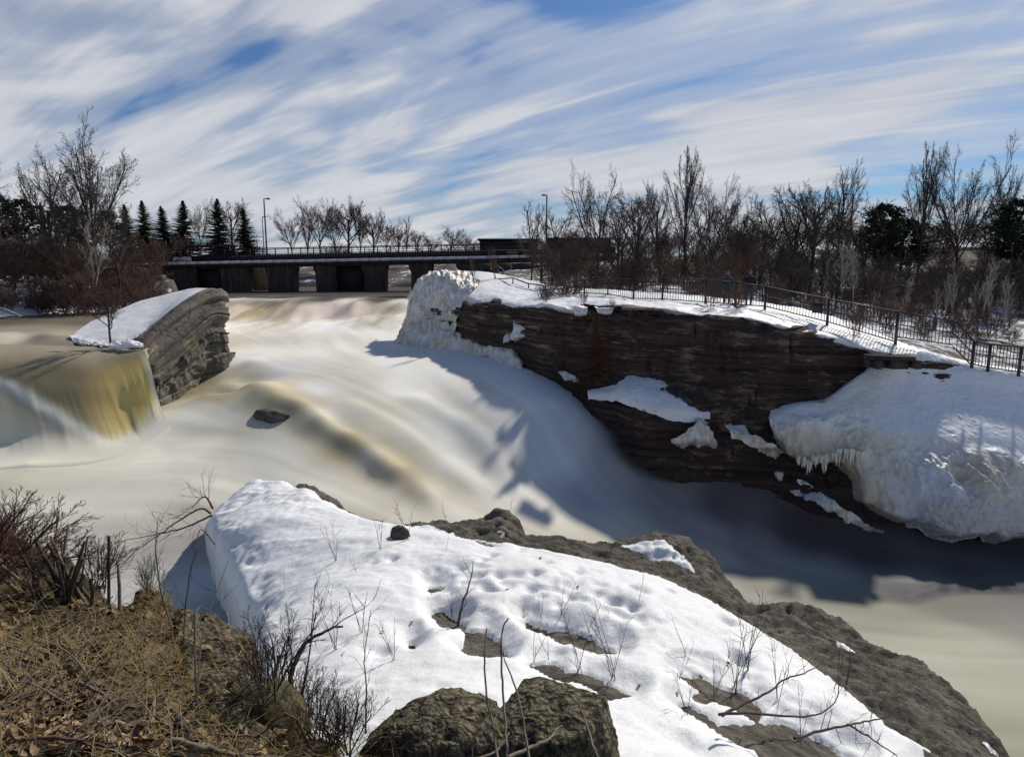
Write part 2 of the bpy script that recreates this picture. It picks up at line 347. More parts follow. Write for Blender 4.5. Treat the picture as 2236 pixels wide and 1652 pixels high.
M['cedar'] = simple('rusty_cedar', [(0.3, (0.06, 0.028, 0.018)), (0.7, (0.15, 0.075, 0.042))], 3, 0.85, 0)
M['concrete'] = simple('weathered_concrete', [(0.3, (0.030, 0.024, 0.026)), (0.55, (0.068, 0.054, 0.052)), (0.75, (0.14, 0.115, 0.105))], 1.6, 0.9, 0.4, 0.05, (1.4, 1.4, 0.25), 8)
M['conclit'] = simple('sunlit_tan_concrete', [(0.3, (0.26, 0.21, 0.14)), (0.6, (0.66, 0.56, 0.38))], 0.9, 0.9, 0.3, 0.05, (1.6, 1.6, 0.3), 8)  # lit copy of the concrete, tan colour brightened to look sunlit
M['steel'] = simple('dark_painted_steel', [(0.3, (0.018, 0.017, 0.020)), (0.7, (0.040, 0.038, 0.042))], 9, 0.45, 0.05, 0.002, spec=0.5)
M['dsteel'] = simple('dull_dark_metal', [(0.3, (0.020, 0.015, 0.018)), (0.7, (0.045, 0.034, 0.038))], 4, 0.7, 0.1, 0.01)
M['galv'] = simple('galvanised_pole', [(0.3, (0.10, 0.10, 0.10)), (0.7, (0.18, 0.18, 0.18))], 6, 0.5, 0)
M['rustplank'] = simple('rusty_plank', [(0.3, (0.16, 0.075, 0.040)), (0.7, (0.34, 0.18, 0.10))], 5, 0.85, 0.3, 0.01, (0.3, 1, 3))
M['white'] = simple('white_cloth', [(0.3, (0.50, 0.48, 0.48)), (0.7, (0.66, 0.64, 0.63))], 4, 0.8, 0)
M['ink'] = simple('faded_ink', [(0.3, (0.05, 0.04, 0.055)), (0.7, (0.10, 0.08, 0.10))], 4, 0.8, 0)
M['leaf'] = simple('dry_leaf', [(0.3, (0.075, 0.040, 0.018)), (0.5, (0.17, 0.10, 0.045)), (0.72, (0.33, 0.23, 0.12))], 2.0, 0.7, 0.2, 0.003)
M['straw'] = simple('dry_grass', [(0.3, (0.10, 0.078, 0.028)), (0.5, (0.23, 0.175, 0.068)), (0.75, (0.45, 0.36, 0.17))], 1.5, 0.8, 0)
M['moss'] = simple('moss', [(0.3, (0.030, 0.027, 0.012)), (0.5, (0.075, 0.068, 0.030)), (0.7, (0.15, 0.135, 0.065))], 11, 0.95, 0.6, 0.02)

# ================================================================ SETTING
# ---------------------------------------------------------------- river
wc = [  # u, v, z
 (-400,690,-3.0),(0,690,-3.05),(150,690,-3.05),(100,720,-3.3),(0,740,-3.5),(150,748,-3.6),(250,700,-3.2),(-400,760,-3.6),(300,740,-3.5),
 (480,655,-2.95),(600,652,-2.85),(750,652,-2.82),(880,652,-2.85),(540,668,-3.3),(650,666,-3.15),(760,668,-3.25),(860,664,-3.1),
 (500,715,-4.2),(650,722,-4.25),(800,715,-4.2),(880,700,-4.0),(860,740,-4.5),(560,690,-3.85),(650,688,-3.8),(760,690,-3.8),(860,684,-3.6),
 (550,780,-4.75),(800,780,-4.9),(1000,790,-4.75),(1100,820,-5.0),(600,830,-5.2),(450,850,-5.45),(560,850,-5.35),(700,850,-5.55),(900,850,-5.6),(1080,860,-5.5),(1200,860,-5.3),
 (650,905,-6.0),(760,962,-6.7),(860,1032,-7.4),(940,1088,-7.9),(600,955,-6.65),(500,950,-6.75),(400,950,-6.85),(420,900,-6.2),(500,905,-6.25),
 (400,1000,-7.2),(600,1000,-7.1),(700,1000,-7.15),(800,1055,-7.75),(500,1050,-7.6),(300,1050,-7.6),(100,1050,-7.7),(200,1000,-7.35),(0,1050,-7.6),(-300,1050,-7.6),
 (300,1200,-8.5),(100,1200,-8.5),(450,1300,-8.7),(300,1300,-8.7),(700,1100,-8.0),(-300,1200,-8.5),(-300,1500,-8.8),(300,1600,-9),
 (1000,900,-6.15),(1000,950,-6.7),(1000,1000,-7.25),(1000,1050,-7.7),(1000,1100,-8.1),(1100,950,-6.6),(1200,950,-6.7),(1100,1050,-7.85),(1200,1050,-8.1),
 (850,900,-6.05),(850,950,-6.55),(900,1000,-7.1),(1150,1000,-7.3),(1300,940,-6.75),(1330,1000,-7.6),(1350,1060,-8.4),(1400,1000,-8.0),(1200,1120,-8.6),(1000,1130,-8.3),
 (1500,1100,-9.0),(1500,1200,-9.5),(1700,1200,-9.7),(1700,1300,-9.9),(1950,1250,-9.95),(2100,1250,-10),(2500,1250,-10),(2500,1500,-10),(2000,1400,-10),(1300,1160,-8.9),
 (1800,1180,-9.7),(1600,1080,-8.6),(1500,1500,-10),(2236,1640,-10),(1000,1400,-9.3),(2236,1200,-10),(2700,1250,-10)]
wp = [PZ(*a) for a in wc]
wp += [(x, y, -2.82) for x in (-80, -50, -25, -5, 15) for y in (72, 95, 150)] + [(5, 36, -4.9), (14, 32, -6.5), (22, 28, -9), (30, 26, -10), (-30, 45, -3.0), (-45, 30, -3.8)]
# the left drop: level above and pool below
wp += [PZ(0, 800, -3.95), PZ(120, 792, -3.9), PZ(240, 780, -3.85), PZ(310, 768, -3.8)]
wp += [PZ(60, 1010, -7.3), PZ(250, 975, -7.1), PZ(340, 905, -6.3), (-14, 33, -6.9), (-22, 32, -7.2)]
wp += [(-26, 24, -7.6), (-14, 26.5, -7.3), (-19, 25.8, -7.4)]
lowp = [q for q in wp if not (q[0] < -10.5 and q[2] > -4.1 and q[1] < 50)]
upp = [q for q in wp if q[2] > -4.1 and (q[0] < -9 or q[1] > 45)]
zlo = rbf(lowp, [q[2] for q in lowp], 0.6); zup = rbf(upp, [q[2] for q in upp], 0.15)
brink = [PY(*q)[:2] for q in [(-900,780,30.3), (-260,780,30.4), (-120,780,30.4), (0,775,30.9), (80,775,31.1), (170,770,31.3), (245,765,31.6), (318,760,31.9), (400,730,35.0), (470,690,39.0), (482,652,62.0)]] + [(-60, 62), (-90, 45)]
def zf(x, y): return np.where(polysd(brink, x, y) > 0, zup(x, y), zlo(x, y))
NR, NC = 420, 420
yr = np.geomspace(8.5, 170, NR); s = np.linspace(-1, 1, NC)
Y = np.repeat(yr[:, None], NC, 1); X = s[None]*(yr[:, None]*0.98+3)
Z = zf(X, Y)
# flow direction, from readings of the streaks
fa = [(600,660,0,1),(860,660,.2,1),(500,700,0,1),(700,750,.4,1),(900,790,1,.5),(1000,850,1,.9),(1100,1000,.5,1),(800,880,1,.5),(480,850,1,-.1),(560,850,1,.15),(650,905,1,1),(760,960,1,.8),(860,1030,1,.8),(940,1080,1,.7),
 (100,700,1,.02),(50,745,1,.05),(300,1000,1,0),(500,1000,1,.1),(200,1100,1,0),(300,1200,1,-.06),(700,1060,1,.35),(1300,1000,.6,1),(1300,1140,1,.55),(1550,1180,1,.5),(1900,1300,1,.15),(2200,1400,1,0),(1000,1120,1,.3),(600,780,1,.4),(1150,900,.9,1)]
fp, fd = [], []
for u, v, du, dv in fa:
    def hit(u, v):
        z0 = -5.0
        for _ in range(25):
            p = PZ(u, v, z0); z1 = float(zf(np.array([p[0]]), np.array([p[1]]))[0]); z0 = 0.6*z0+0.4*min(z1, -2)
        return np.array(PZ(u, v, z0))
    a = hit(u, v); d = hit(u+du*8, v+dv*8)-a; fp.append(a[:2]); fd.append(d[:2]/np.linalg.norm(d[:2]))
ff = idw(fp, fd, 3)
D = ff(X, Y); D /= np.linalg.norm(D, axis=2, keepdims=True)+1e-9
L = 0.09+0.007*Y
acc = np.zeros_like(X); acc2 = np.zeros_like(X); acc3 = np.zeros_like(X); wsum = 0; wsum2 = 0
for sg in (1, -1):
    px, py = X.copy(), Y.copy(); dx, dy = D[..., 0].copy(), D[..., 1].copy()
    for k in range(18):
        w = 1-k/19; acc += w*vnoise(np.stack([px*1.5, py*1.5, px*0+3.3], -1)); acc3 += w*vnoise(np.stack([px*4.0, py*4.0, px*0+1.1], -1)); wsum += w
        if k % 3 == 0: acc2 += w*vnoise(np.stack([px*0.55, py*0.55, px*0+9.1], -1)); wsum2 += w
        ci = np.clip(((px/(py*0.98+3)+1)/2*(NC-1)).astype(int), 0, NC-1); ri = np.clip((np.log(np.maximum(py, 8.5)/8.5)/math.log(170/8.5)*(NR-1)).astype(int), 0, NR-1)
        dd = D[ri, ci]; px = px+sg*dd[..., 0]*L; py = py+sg*dd[..., 1]*L
LA = acc/wsum*2.2; LB = acc2/wsum2*1.6; LC = acc3/wsum*3.2
U_, V_ = proj(np.stack([X, Y, Z], -1))
# where the river drops, the water humps over the rock beneath
gz = np.hypot(np.gradient(Z, axis=1)/np.gradient(X, axis=1), np.gradient(Z, axis=0)/np.gradient(Y, axis=0))
steep = np.clip(gz*1.6, 0, 0.8)*(polysd(brink, X, Y) < -1.5)
calm = sst(Y, 61.5, 64)
Z = Z + (0.008+0.05*steep)*LA*(1-calm) + (0.01+0.07*steep)*LB*(1-calm)
crest = np.exp(-((Y-57)/6.0)**2)*(X < 0)
Z += crest*0.95*fbm(np.stack([X*0.45, Y*0.10, X*0], -1), 3)-0.22*np.exp(-((Y-56)/2.5)**2)*(X < 0)*(X > -26)
def ridge(pts, amp, wid):
    """a hump of water along a rock sill under the surface"""
    global Z
    P = [hit(u, v) for u, v in pts]; P = crom(np.array(P), 60); d = np.full(X.shape, 1e9)
    for q in P: d = np.minimum(d, np.hypot(X-q[0], Y-q[1]))
    Z += amp*np.exp(-(d/wid)**2)
ridge([(420,860),(500,850),(580,852),(640,885),(680,925)], 0.24, 0.6)
ridge([(600,880),(680,905),(740,950),(800,985),(860,1035)], 0.12, 0.4)
ridge([(700,935),(780,975),(850,1020),(930,1080)], 0.14, 0.45)
ridge([(760,880),(860,930),(960,1000),(1030,1060)], 0.10, 0.45)
ridge([(900,870),(1000,920),(1080,990),(1120,1060)], 0.09, 0.5)
ridge([(770,905),(850,950),(930,1010),(1000,1050)], 0.05, 0.7)
ridge([(0,735),(60,725),(150,740)], 0.15, 1.0)
Zd = polysd(brink, X, Y); Z -= 0.16*sst(Zd, 0, 0.3)*(1-sst(Zd, 1.5, 4.0))*(X < -9)*(Y < 36)
Z = blur(Z, 1)
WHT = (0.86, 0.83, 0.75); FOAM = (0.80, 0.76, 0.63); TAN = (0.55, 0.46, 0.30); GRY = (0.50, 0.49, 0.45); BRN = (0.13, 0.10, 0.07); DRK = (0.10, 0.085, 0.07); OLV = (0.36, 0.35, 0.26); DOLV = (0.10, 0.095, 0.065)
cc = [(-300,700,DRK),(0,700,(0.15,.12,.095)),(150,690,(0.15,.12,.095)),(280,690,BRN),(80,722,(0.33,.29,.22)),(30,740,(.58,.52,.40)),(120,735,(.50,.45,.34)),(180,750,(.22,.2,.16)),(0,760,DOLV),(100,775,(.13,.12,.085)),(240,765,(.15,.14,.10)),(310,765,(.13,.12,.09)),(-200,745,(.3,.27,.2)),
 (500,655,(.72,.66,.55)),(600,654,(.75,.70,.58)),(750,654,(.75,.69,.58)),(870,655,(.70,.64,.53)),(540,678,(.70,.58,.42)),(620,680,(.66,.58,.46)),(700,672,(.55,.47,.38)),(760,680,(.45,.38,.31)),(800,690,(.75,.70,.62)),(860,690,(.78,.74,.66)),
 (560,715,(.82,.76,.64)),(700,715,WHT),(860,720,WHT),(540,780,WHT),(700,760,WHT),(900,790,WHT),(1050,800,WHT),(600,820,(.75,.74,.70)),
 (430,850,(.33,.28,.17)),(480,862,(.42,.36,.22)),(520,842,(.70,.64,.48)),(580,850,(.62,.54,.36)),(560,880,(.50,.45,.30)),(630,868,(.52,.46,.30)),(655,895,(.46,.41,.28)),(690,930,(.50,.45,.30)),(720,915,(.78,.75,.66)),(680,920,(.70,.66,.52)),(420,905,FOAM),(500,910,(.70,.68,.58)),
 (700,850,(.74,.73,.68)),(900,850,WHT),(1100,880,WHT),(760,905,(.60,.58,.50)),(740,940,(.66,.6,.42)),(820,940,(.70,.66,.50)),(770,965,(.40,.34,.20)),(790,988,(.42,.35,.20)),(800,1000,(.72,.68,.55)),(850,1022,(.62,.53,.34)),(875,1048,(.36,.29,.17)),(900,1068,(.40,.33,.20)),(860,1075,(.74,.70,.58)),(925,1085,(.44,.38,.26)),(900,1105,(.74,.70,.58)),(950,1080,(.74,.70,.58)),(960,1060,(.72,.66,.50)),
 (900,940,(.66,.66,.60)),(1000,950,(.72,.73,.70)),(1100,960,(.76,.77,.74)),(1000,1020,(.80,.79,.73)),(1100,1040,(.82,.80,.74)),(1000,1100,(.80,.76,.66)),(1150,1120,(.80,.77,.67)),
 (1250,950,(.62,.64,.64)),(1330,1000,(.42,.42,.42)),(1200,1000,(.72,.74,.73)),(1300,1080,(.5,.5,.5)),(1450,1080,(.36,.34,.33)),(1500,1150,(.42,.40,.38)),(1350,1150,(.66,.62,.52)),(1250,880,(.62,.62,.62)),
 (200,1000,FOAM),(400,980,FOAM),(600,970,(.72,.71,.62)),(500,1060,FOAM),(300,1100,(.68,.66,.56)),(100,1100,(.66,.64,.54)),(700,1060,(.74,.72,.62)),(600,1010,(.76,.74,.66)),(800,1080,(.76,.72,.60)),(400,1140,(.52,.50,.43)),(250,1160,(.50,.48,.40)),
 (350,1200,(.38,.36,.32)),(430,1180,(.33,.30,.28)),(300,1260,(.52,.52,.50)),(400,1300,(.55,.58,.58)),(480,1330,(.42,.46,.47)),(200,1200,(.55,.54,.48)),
 (1600,1100,(.16,.13,.12)),(1750,1170,(.09,.07,.065)),(1650,1200,(.30,.26,.25)),(1900,1210,(.08,.07,.065)),(2100,1230,(.08,.075,.07)),(2236,1230,(.07,.07,.065)),(1650,1270,(.33,.32,.28)),(1800,1260,(.28,.28,.27)),(2000,1280,(.17,.17,.17)),(2200,1280,(.10,.105,.10)),(1750,1300,(.30,.30,.245)),(1720,1270,(.30,.29,.26)),(1900,1340,(.31,.31,.245)),(2000,1440,(.38,.38,.295)),(2100,1330,(.17,.17,.14)),(2236,1330,(.17,.17,.15)),(2100,1400,(.35,.35,.27)),(2200,1500,(.35,.345,.26)),(2236,1640,(.30,.29,.205)),(1400,1190,(.62,.57,.47)),(1560,1210,(.50,.46,.42))]  # darkest values by the right cliff paint its shadow and reflection on the water
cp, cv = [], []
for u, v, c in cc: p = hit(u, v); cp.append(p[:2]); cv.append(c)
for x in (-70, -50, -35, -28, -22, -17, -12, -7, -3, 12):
    for y in (63.3, 66, 72, 90, 140): cp.append((x, y)); cv.append((0.075, 0.058, 0.05))  # brown upstream water, with the dark reflection below the bridge painted in
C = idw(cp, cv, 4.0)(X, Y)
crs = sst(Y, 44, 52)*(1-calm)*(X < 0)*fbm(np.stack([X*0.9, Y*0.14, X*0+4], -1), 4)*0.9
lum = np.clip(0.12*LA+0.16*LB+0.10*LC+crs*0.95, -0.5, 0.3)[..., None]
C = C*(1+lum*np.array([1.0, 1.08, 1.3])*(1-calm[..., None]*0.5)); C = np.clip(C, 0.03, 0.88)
V3 = np.stack([X, Y, Z], -1).reshape(-1, 3)
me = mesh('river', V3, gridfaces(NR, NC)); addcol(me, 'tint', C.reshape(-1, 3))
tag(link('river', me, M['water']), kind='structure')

# left fall: the sheet of water from lip to pool
def fallcol(P, N, S, T):
    n = fbm(np.stack([S*26, T*1.3, S*0], -1), 3)[..., None]; n2 = fbm(np.stack([S*8, T*0.9, S*0+5], -1), 2)[..., None]
    base = np.array([.16, .14, .09]); yel = np.array([.80, .60, .19]); oli = np.array([.44, .36, .17]); wht = np.array([.80, .78, .66])
    s, t = S[..., None], T[..., None]
    fo = np.array([.80, .76, .63])
    base = base + (np.array([.34, .30, .22])-base)*(1-sst(t+.06*n2, .02, .26))
    k = sst(s, .62, .93)*sst(t, .12, .45); c = base*(1-k)+yel*k
    k2 = sst(t, .35, .9)*(1-sst(s, .80, .95))*0.6; c = c*(1-k2)+oli*k2
    e1 = .30+.48*np.clip((t-.22)/.7, 0, 1)**.75                                      # edge of the nearer pale cascade, slanting down to the right
    k4 = (1-sst(s, e1-.10, e1))*sst(t, .20, .34)*0.95; c = c*(1-k4)+(np.array([.86, .76, .52])*(1-.30*np.sin(s*9)**2))*k4
    k5 = np.exp(-((s-e1)/0.045)**2)*sst(t, .22, .38)*0.9; c = c*(1-k5)+wht*k5
    k3 = np.exp(-((s-(e1+.13))/0.06)**2)*sst(t, .5, .8)*0.6; c = c*(1-k3)+np.array([.66, .56, .28])*k3
    k6 = sst(s, .955, .995)*sst(t, .1, .3)*.8; c = c*(1-k6)+np.array([.60, .60, .46])*k6
    k7 = np.exp(-((s-(.76+.16*t))/0.018)**2)*sst(t, .3, .45)*0.45; c = c*(1-k7)+np.array([.66, .55, .24])*k7
    k8 = sst(t, .58+.07*np.sin(s*11), .80); c = c*(1-k8)+fo*k8
    return np.clip(c*(1+(0.16*n+0.16*n2)*(1-k8)), 0.02, 0.85)
def falldisp(P, N, S, T):
    k = sst(T, .2, .45)*(1-sst(T, .7, .85))
    Q = P + N*((0.06*np.sin(S*13+2*T)+0.05*fbm(np.stack([S*22, T*1.2, S*0], -1), 3))*k)[..., None]
    w = sst(T, .60, .90); Q[..., 2] = Q[..., 2]*(1-w)+(zlo(Q[..., 0], Q[..., 1])+0.05+0.05*(1-sst(T, .65, .85))-0.7*sst(T, .86, 1.0)**2)*w
    return Q
sheet('waterfall', [
 [(-400,750,32.5),(-400,785,29.6),(-400,830,28.2),(-400,890,27.3),(-400,955,26.5),(-400,1005,25.2),(-400,1050,24.1)],
 [(-200,750,32.5),(-200,788,29.6),(-200,830,28.2),(-200,890,27.3),(-200,955,26.5),(-200,1005,25.2),(-200,1050,24.1)],
 [(-60,750,32.5),(-60,790,29.6),(-60,830,28.2),(-60,890,27.3),(-60,955,26.5),(-60,1005,25.2),(-60,1050,24.1)],
 [(40,752,32.5),(45,792,29.7),(55,835,28.3),(68,890,27.5),(85,950,26.8),(90,1000,25.5),(95,1045,24.3)],
 [(140,755,32.6),(150,792,30.0),(165,838,28.8),(185,895,28.0),(205,945,27.2),(215,990,26.0),(222,1030,24.9)],
 [(230,757,32.6),(243,786,30.8),(262,835,29.5),(278,890,28.8),(292,932,28.1),(305,970,27.1),(318,1005,26.0)],
 [(300,758,32.4),(316,770,31.5),(330,805,30.3),(340,848,29.7),(350,882,29.3),(366,912,28.4),(384,945,27.3)],
 ], 220, 120, M['water'], falldisp, color=fallcol)['kind'] = 'structure'

# rock poking out of the rapids
def rockball(name, loc, r, mt, seed, amp=0.35, sub=5, flat=(1, 1, 1), rotz=0.0, fr=1.3, fine=0.05, blocky=0.0):
    V, F = icoball(sub)
    n = fbm(V*fr+seed*7.1, 4)[:, None]; V = V*(1+amp*n)
    if blocky:
        q = np.array([[.9,.3,.3],[-.6,.7,.2],[.1,-.9,.35],[-.2,.1,1],[.7,-.6,.1],[-.8,-.5,.3],[.4,.3,.85]]); q /= np.linalg.norm(q, axis=1, keepdims=True)
        for i, d in enumerate(q):
            lim = 0.72+0.12*math.sin(seed*3.3+i*1.7); e = V@d; V = V - np.clip(e-lim, 0, None)[:, None]*d*blocky
    V = V*(1+fine*fbm(V*6+seed, 4, ridge=True)[:, None])
    V = V*np.array(r)*np.array(flat); c, s_ = math.cos(rotz), math.sin(rotz); V = np.c_[V[:, 0]*c-V[:, 1]*s_, V[:, 0]*s_+V[:, 1]*c, V[:, 2]]
    return link(name, mesh(name, V, F), mt, loc=loc)
p = hit(600, 905)
tag(rockball('boulder', p+np.array([0, 0.1, -0.05]), (1.15, 0.7, 0.36), M['ledge'], 2, 0.3, blocky=0.6, rotz=-.5), 'small wet dark rock breaking the water in the middle of the rapids', 'rock')

# ---------------------------------------------------------------- far ground: banks, valley on the right, road embankment
gc = [(-300,700,40,),(0,694,43),(150,686,46),(300,668,55),(400,655,62),
 (-300,640,43),(0,640,46),(150,640,50),(300,625,60),(-300,560,60),(0,560,62),(150,560,66),(300,570,78),(0,545,100),(200,552,110),
 (420,632,95),(600,628,100),(640,610,108),(800,628,102),(850,612,108),(900,626,100),(700,585,120),(900,585,120),(500,570,130),
 (1000,600,80),(1060,596,75),(1120,592,70),(1180,590,66),(1100,572,100),(1300,570,100),(1500,560,100),
 (1200,640,48),(1300,642,42),(1450,655,36),(1600,668,35),(1700,672,36),(1350,600,60),(1500,610,58),(1650,600,60),(1600,560,72),
 (1750,680,40),(1900,690,46),(2000,700,44),(2100,730,40),(2236,745,38),(2400,760,36),(1800,640,55),(1950,640,58),(2100,640,60),(2300,650,56),
 (1800,560,74),(2000,546,76),(2236,546,76),(2500,546,76),(2500,700,50),(2000,600,66),(2236,600,66),
 (1900,720,36),(2000,740,33),(2100,790,30),(2236,810,30),(2400,840,29)]
gp = [PY(*a) for a in gc] + [(x, y, 0.8) for x in (-200, -100, 0, 100, 200) for y in (160, 400)] + [(-100,60,0.8),(-100,35,0.5),(110,60,1.5),(110,30,-2),(60,30,-4.5)]
gf = rbf(gp, [q[2] for q in gp], 0.3)
nr, nc = 200, 240
yy = np.geomspace(24, 1500, nr); ss = np.linspace(-1, 1, nc); GY = np.repeat(yy[:, None], nc, 1); GX = ss[None]*(yy[:, None]*1.3+10)
GZ = gf(np.clip(GX, -150, 150), np.clip(GY, 0, 300)); GZ += 0.22*fbm(np.stack([GX*.4, GY*.4, GX*0], -1), 5)*np.clip(GY/60, 0.3, 1.5)
# the river bed is cut out of it
bank = np.array([PZ(-600,700,-3.05)[:2], PZ(0,695,-3.05)[:2], PZ(120,688,-3.05)[:2], PZ(210,672,-3.0)[:2], PZ(330,664,-2.95)[:2], PZ(400,650,-2.9)[:2], (-48,80), (-48,90), (-46,100), (-34,104), (-12,101), (-6,96), (-5,80), (-5.5,62), (-5.2,44), (0,38.5), (2.0,33.5), (5,30.5), (10,28.6),(18,28),(30,28), (40, 24), (60, 0), (-80, 0), (-80, 30)])
sd = polysd(bank, GX, GY); GZ = np.where(sd > 0, np.minimum(GZ, -3.2-np.minimum(sd*2.2, 9)), GZ)
GZ = np.where((GX > -6) & (GY < 40) & (sd <= 0), GZ-0.3*np.exp(-(GY-28)/4), GZ)
tag(link('ground', mesh('ground', np.stack([GX, GY, GZ], -1).reshape(-1, 3), gridfaces(nr, nc)), M['ground']), kind='structure')
def gz_at(x, y): return float(gf(np.array([x]), np.array([y]))[0])

# ---------------------------------------------------------------- cliff on the right bank
def strata(P, N, amp=0.35, th=0.30, dip=(0.02, 0.02), seed=0):
    z = P[..., 2]+P[..., 0]*dip[0]+P[..., 1]*dip[1]+0.25*fbm(np.stack([P[..., 0]*.2, P[..., 1]*.2, P[..., 2]*.1+seed], -1), 2)
    out = 0
    for k, (h, a) in enumerate(((th, 1.0), (th*0.37, 0.45), (th*3.1, 0.9))):
        q = z/h; i = np.floor(q); f = q-i
        lo = vnoise(np.stack([P[..., 0]*0.22, P[..., 1]*0.22, i*7.31+seed+k*31], -1)); hi = vnoise(np.stack([P[..., 0]*0.22, P[..., 1]*0.22, (i+1)*7.31+seed+k*31], -1))
        w = sst(f, 0.84, 1.0); out = out + a*(lo*(1-w)+hi*w) - 0.55*a*np.exp(-((f-0.96)/0.05)**2)*(0.4+0.6*(hi > 0))
    crack = fbm(np.stack([P[..., 0]*1.1, P[..., 1]*1.1, P[..., 2]*0.25+seed], -1), 3, ridge=True)
    out = out*0.55 - 0.8*np.clip(crack-0.72, 0, 1)*3
    out = out + 0.35*fbm(P*2.2+seed, 4)
    return P + N*(amp*out)[..., None]
cliff = [ # top back, top edge, upper, middle, foot of wall, ledge front, waterline, under
 [(935,650,43),(935,660,42.5),(930,680,42),(925,700,41.6),(920,725,41.2),(915,740,41),(912,750,40.8),(910,775,40.6)],
 [(990,660,40),(992,672,39.5),(990,690,39.2),(990,710,39),(992,735,38.7),(995,755,38.4),(1000,768,38.2),(1000,800,38)],
 [(1100,662,37),(1100,674,35.6),(1102,700,35.2),(1104,730,34.9),(1108,760,34.6),(1115,790,34.2),(1130,806,33.4),(1130,845,33.3)],
 [(1200,660,34),(1200,676,32.7),(1200,705,32.4),(1202,740,32.1),(1206,775,31.8),(1215,808,31.5),(1225,830,31.0),(1225,870,30.8)],
 [(1300,665,32),(1300,684,31.0),(1300,715,30.7),(1302,750,30.3),(1304,790,29.9),(1306,835,29.4),(1320,882,28.4),(1320,930,28.1)],
 [(1400,672,31),(1400,690,29.9),(1400,725,29.5),(1400,765,29.1),(1400,815,28.7),(1385,890,26.7),(1395,962,26.5),(1395,1010,26.5)],
 [(1500,678,30),(1500,693,29.0),(1502,735,28.7),(1505,785,28.4),(1510,845,28.1),(1500,905,26.3),(1490,985,26.4),(1500,1060,26.4)],
 [(1600,690,29),(1600,702,28.3),(1600,750,28.0),(1600,810,27.8),(1600,880,27.5),(1580,930,27.0),(1590,1030,26.2),(1590,1100,26.0)],
 [(1700,705,28.7),(1700,720,27.8),(1700,765,27.6),(1700,825,27.4),(1700,880,27.1),(1690,950,26.6),(1700,1100,25.4),(1700,1160,25.2)],
 [(1800,728,28.2),(1800,742,27.4),(1800,785,27.2),(1800,835,27.0),(1800,890,26.7),(1800,980,26.0),(1810,1150,24.3),(1810,1210,24.1)],
 [(1900,755,27.7),(1900,770,27.0),(1900,800,26.9),(1900,840,26.8),(1900,900,26.5),(1900,1000,25.3),(1930,1170,23.9),(1930,1230,23.7)],
 [(2000,780,27.4),(2000,800,26.9),(2000,830,26.8),(2000,860,26.7),(2000,920,26.3),(2010,1030,25.0),(2040,1180,23.8),(2040,1240,23.5)],
 [(2236,840,27.4),(2236,860,27.1),(2236,880,27),(2236,910,26.7),(2236,960,26.2),(2236,1060,25),(2236,1190,23.8),(2236,1250,23.5)],
 [(2500,860,27.4),(2500,880,27.1),(2500,900,27),(2500,930,26.7),(2500,980,26.2),(2500,1080,25),(2500,1210,23.8),(2500,1270,23.5)]]
def cdisp(P, N, S, T): Q = strata(P, N, 0.34, 0.26); return Q + N*(0.30*fbm(P*[.35, .35, .5], 3))[..., None]
tag(sheet('cliff', cliff, 720, 230, M['cliff'], cdisp, beds='z'), kind='structure')

# ---------------------------------------------------------------- snow on the cliff top (horizontal sheet with a drooping front lip)
def snowdisp(a=0.05, f=1.5, lip=0.0):
    def d(P, N, S, T):
        Q = P + N*(a*fbm(P*f, 4)+a*0.35*fbm(P*f*4, 3))[..., None]
        if lip: Q = Q + N*(lip*fbm(np.stack([P[..., 0]*1.2, P[..., 1]*1.2, P[..., 2]*0], -1), 3)*T)[..., None]; Q[..., 2] += (lip*1.2*fbm(np.stack([P[..., 0]*1.7, P[..., 1]*1.7+9, P[..., 2]*0], -1), 4)*sst(T, 0.75, 1.0))
        return Q
    return d
# rows: far back, at the fence, front shoulder, lip, under
capcols = [
 [(960,592,47),(960,606,44),(962,618,42.5),(962,632,41.8),(962,650,41.9)],
 [(1040,592,46),(1040,625,41.5),(1045,642,39.6),(1046,660,38.4),(1046,676,38.7)],
 [(1100,600,46),(1100,636,39.8),(1100,648,37.6),(1101,664,35.9),(1101,678,36.2)],
 [(1160,612,44),(1160,644,38),(1160,654,36),(1160,668,34.0),(1160,682,34.3)],
 [(1195,622,42),(1195,650,36.6),(1195,656,35),(1195,664,33.0),(1195,676,33.4)],
 [(1250,628,40),(1250,647,36),(1250,652,34.4),(1250,672,32.0),(1250,688,32.4)],
 [(1330,632,38),(1330,645,35.2),(1330,653,33.4),(1330,664,31.2),(1330,674,31.6)],
 [(1400,638,37),(1400,650,34.4),(1400,657,32.5),(1400,668,30.6),(1400,676,31)],
 [(1450,640,36),(1450,653,33.6),(1450,660,31.5),(1450,672,29.9),(1450,686,30.3)],
 [(1530,645,35.5),(1530,660,32.8),(1530,668,31),(1530,686,29.0),(1530,697,29.4)],
 [(1620,655,35),(1620,669,32),(1620,676,30.4),(1620,690,28.6),(1620,706,28.9)],
 [(1690,664,34.5),(1690,678,31),(1690,688,29.6),(1690,706,28.1),(1690,722,28.4)],
 [(1760,676,34),(1760,695,30),(1760,708,28.8),(1760,726,27.7),(1760,742,28)],
 [(1830,694,32),(1830,716,29),(1830,728,28.0),(1830,745,27.4),(1830,758,27.8)],
 [(1900,720,30),(1900,738,28),(1900,748,27.3),(1900,764,26.8),(1900,777,27.3)],
 [(1960,742,29),(1960,756,27.4),(1960,764,27.0),(1960,774,26.6),(1960,784,27.2)],
 [(2003,760,28),(2003,768,27.0),(2003,771,26.9),(2003,776,26.7),(2003,782,27)]]
holes_cap = [[(1075,650),(1094,652),(1090,668),(1070,664)], [(1395,672),(1430,674),(1445,690),(1395,690)], [(1270,664),(1330,668),(1320,690),(1290,676),(1262,676)]]
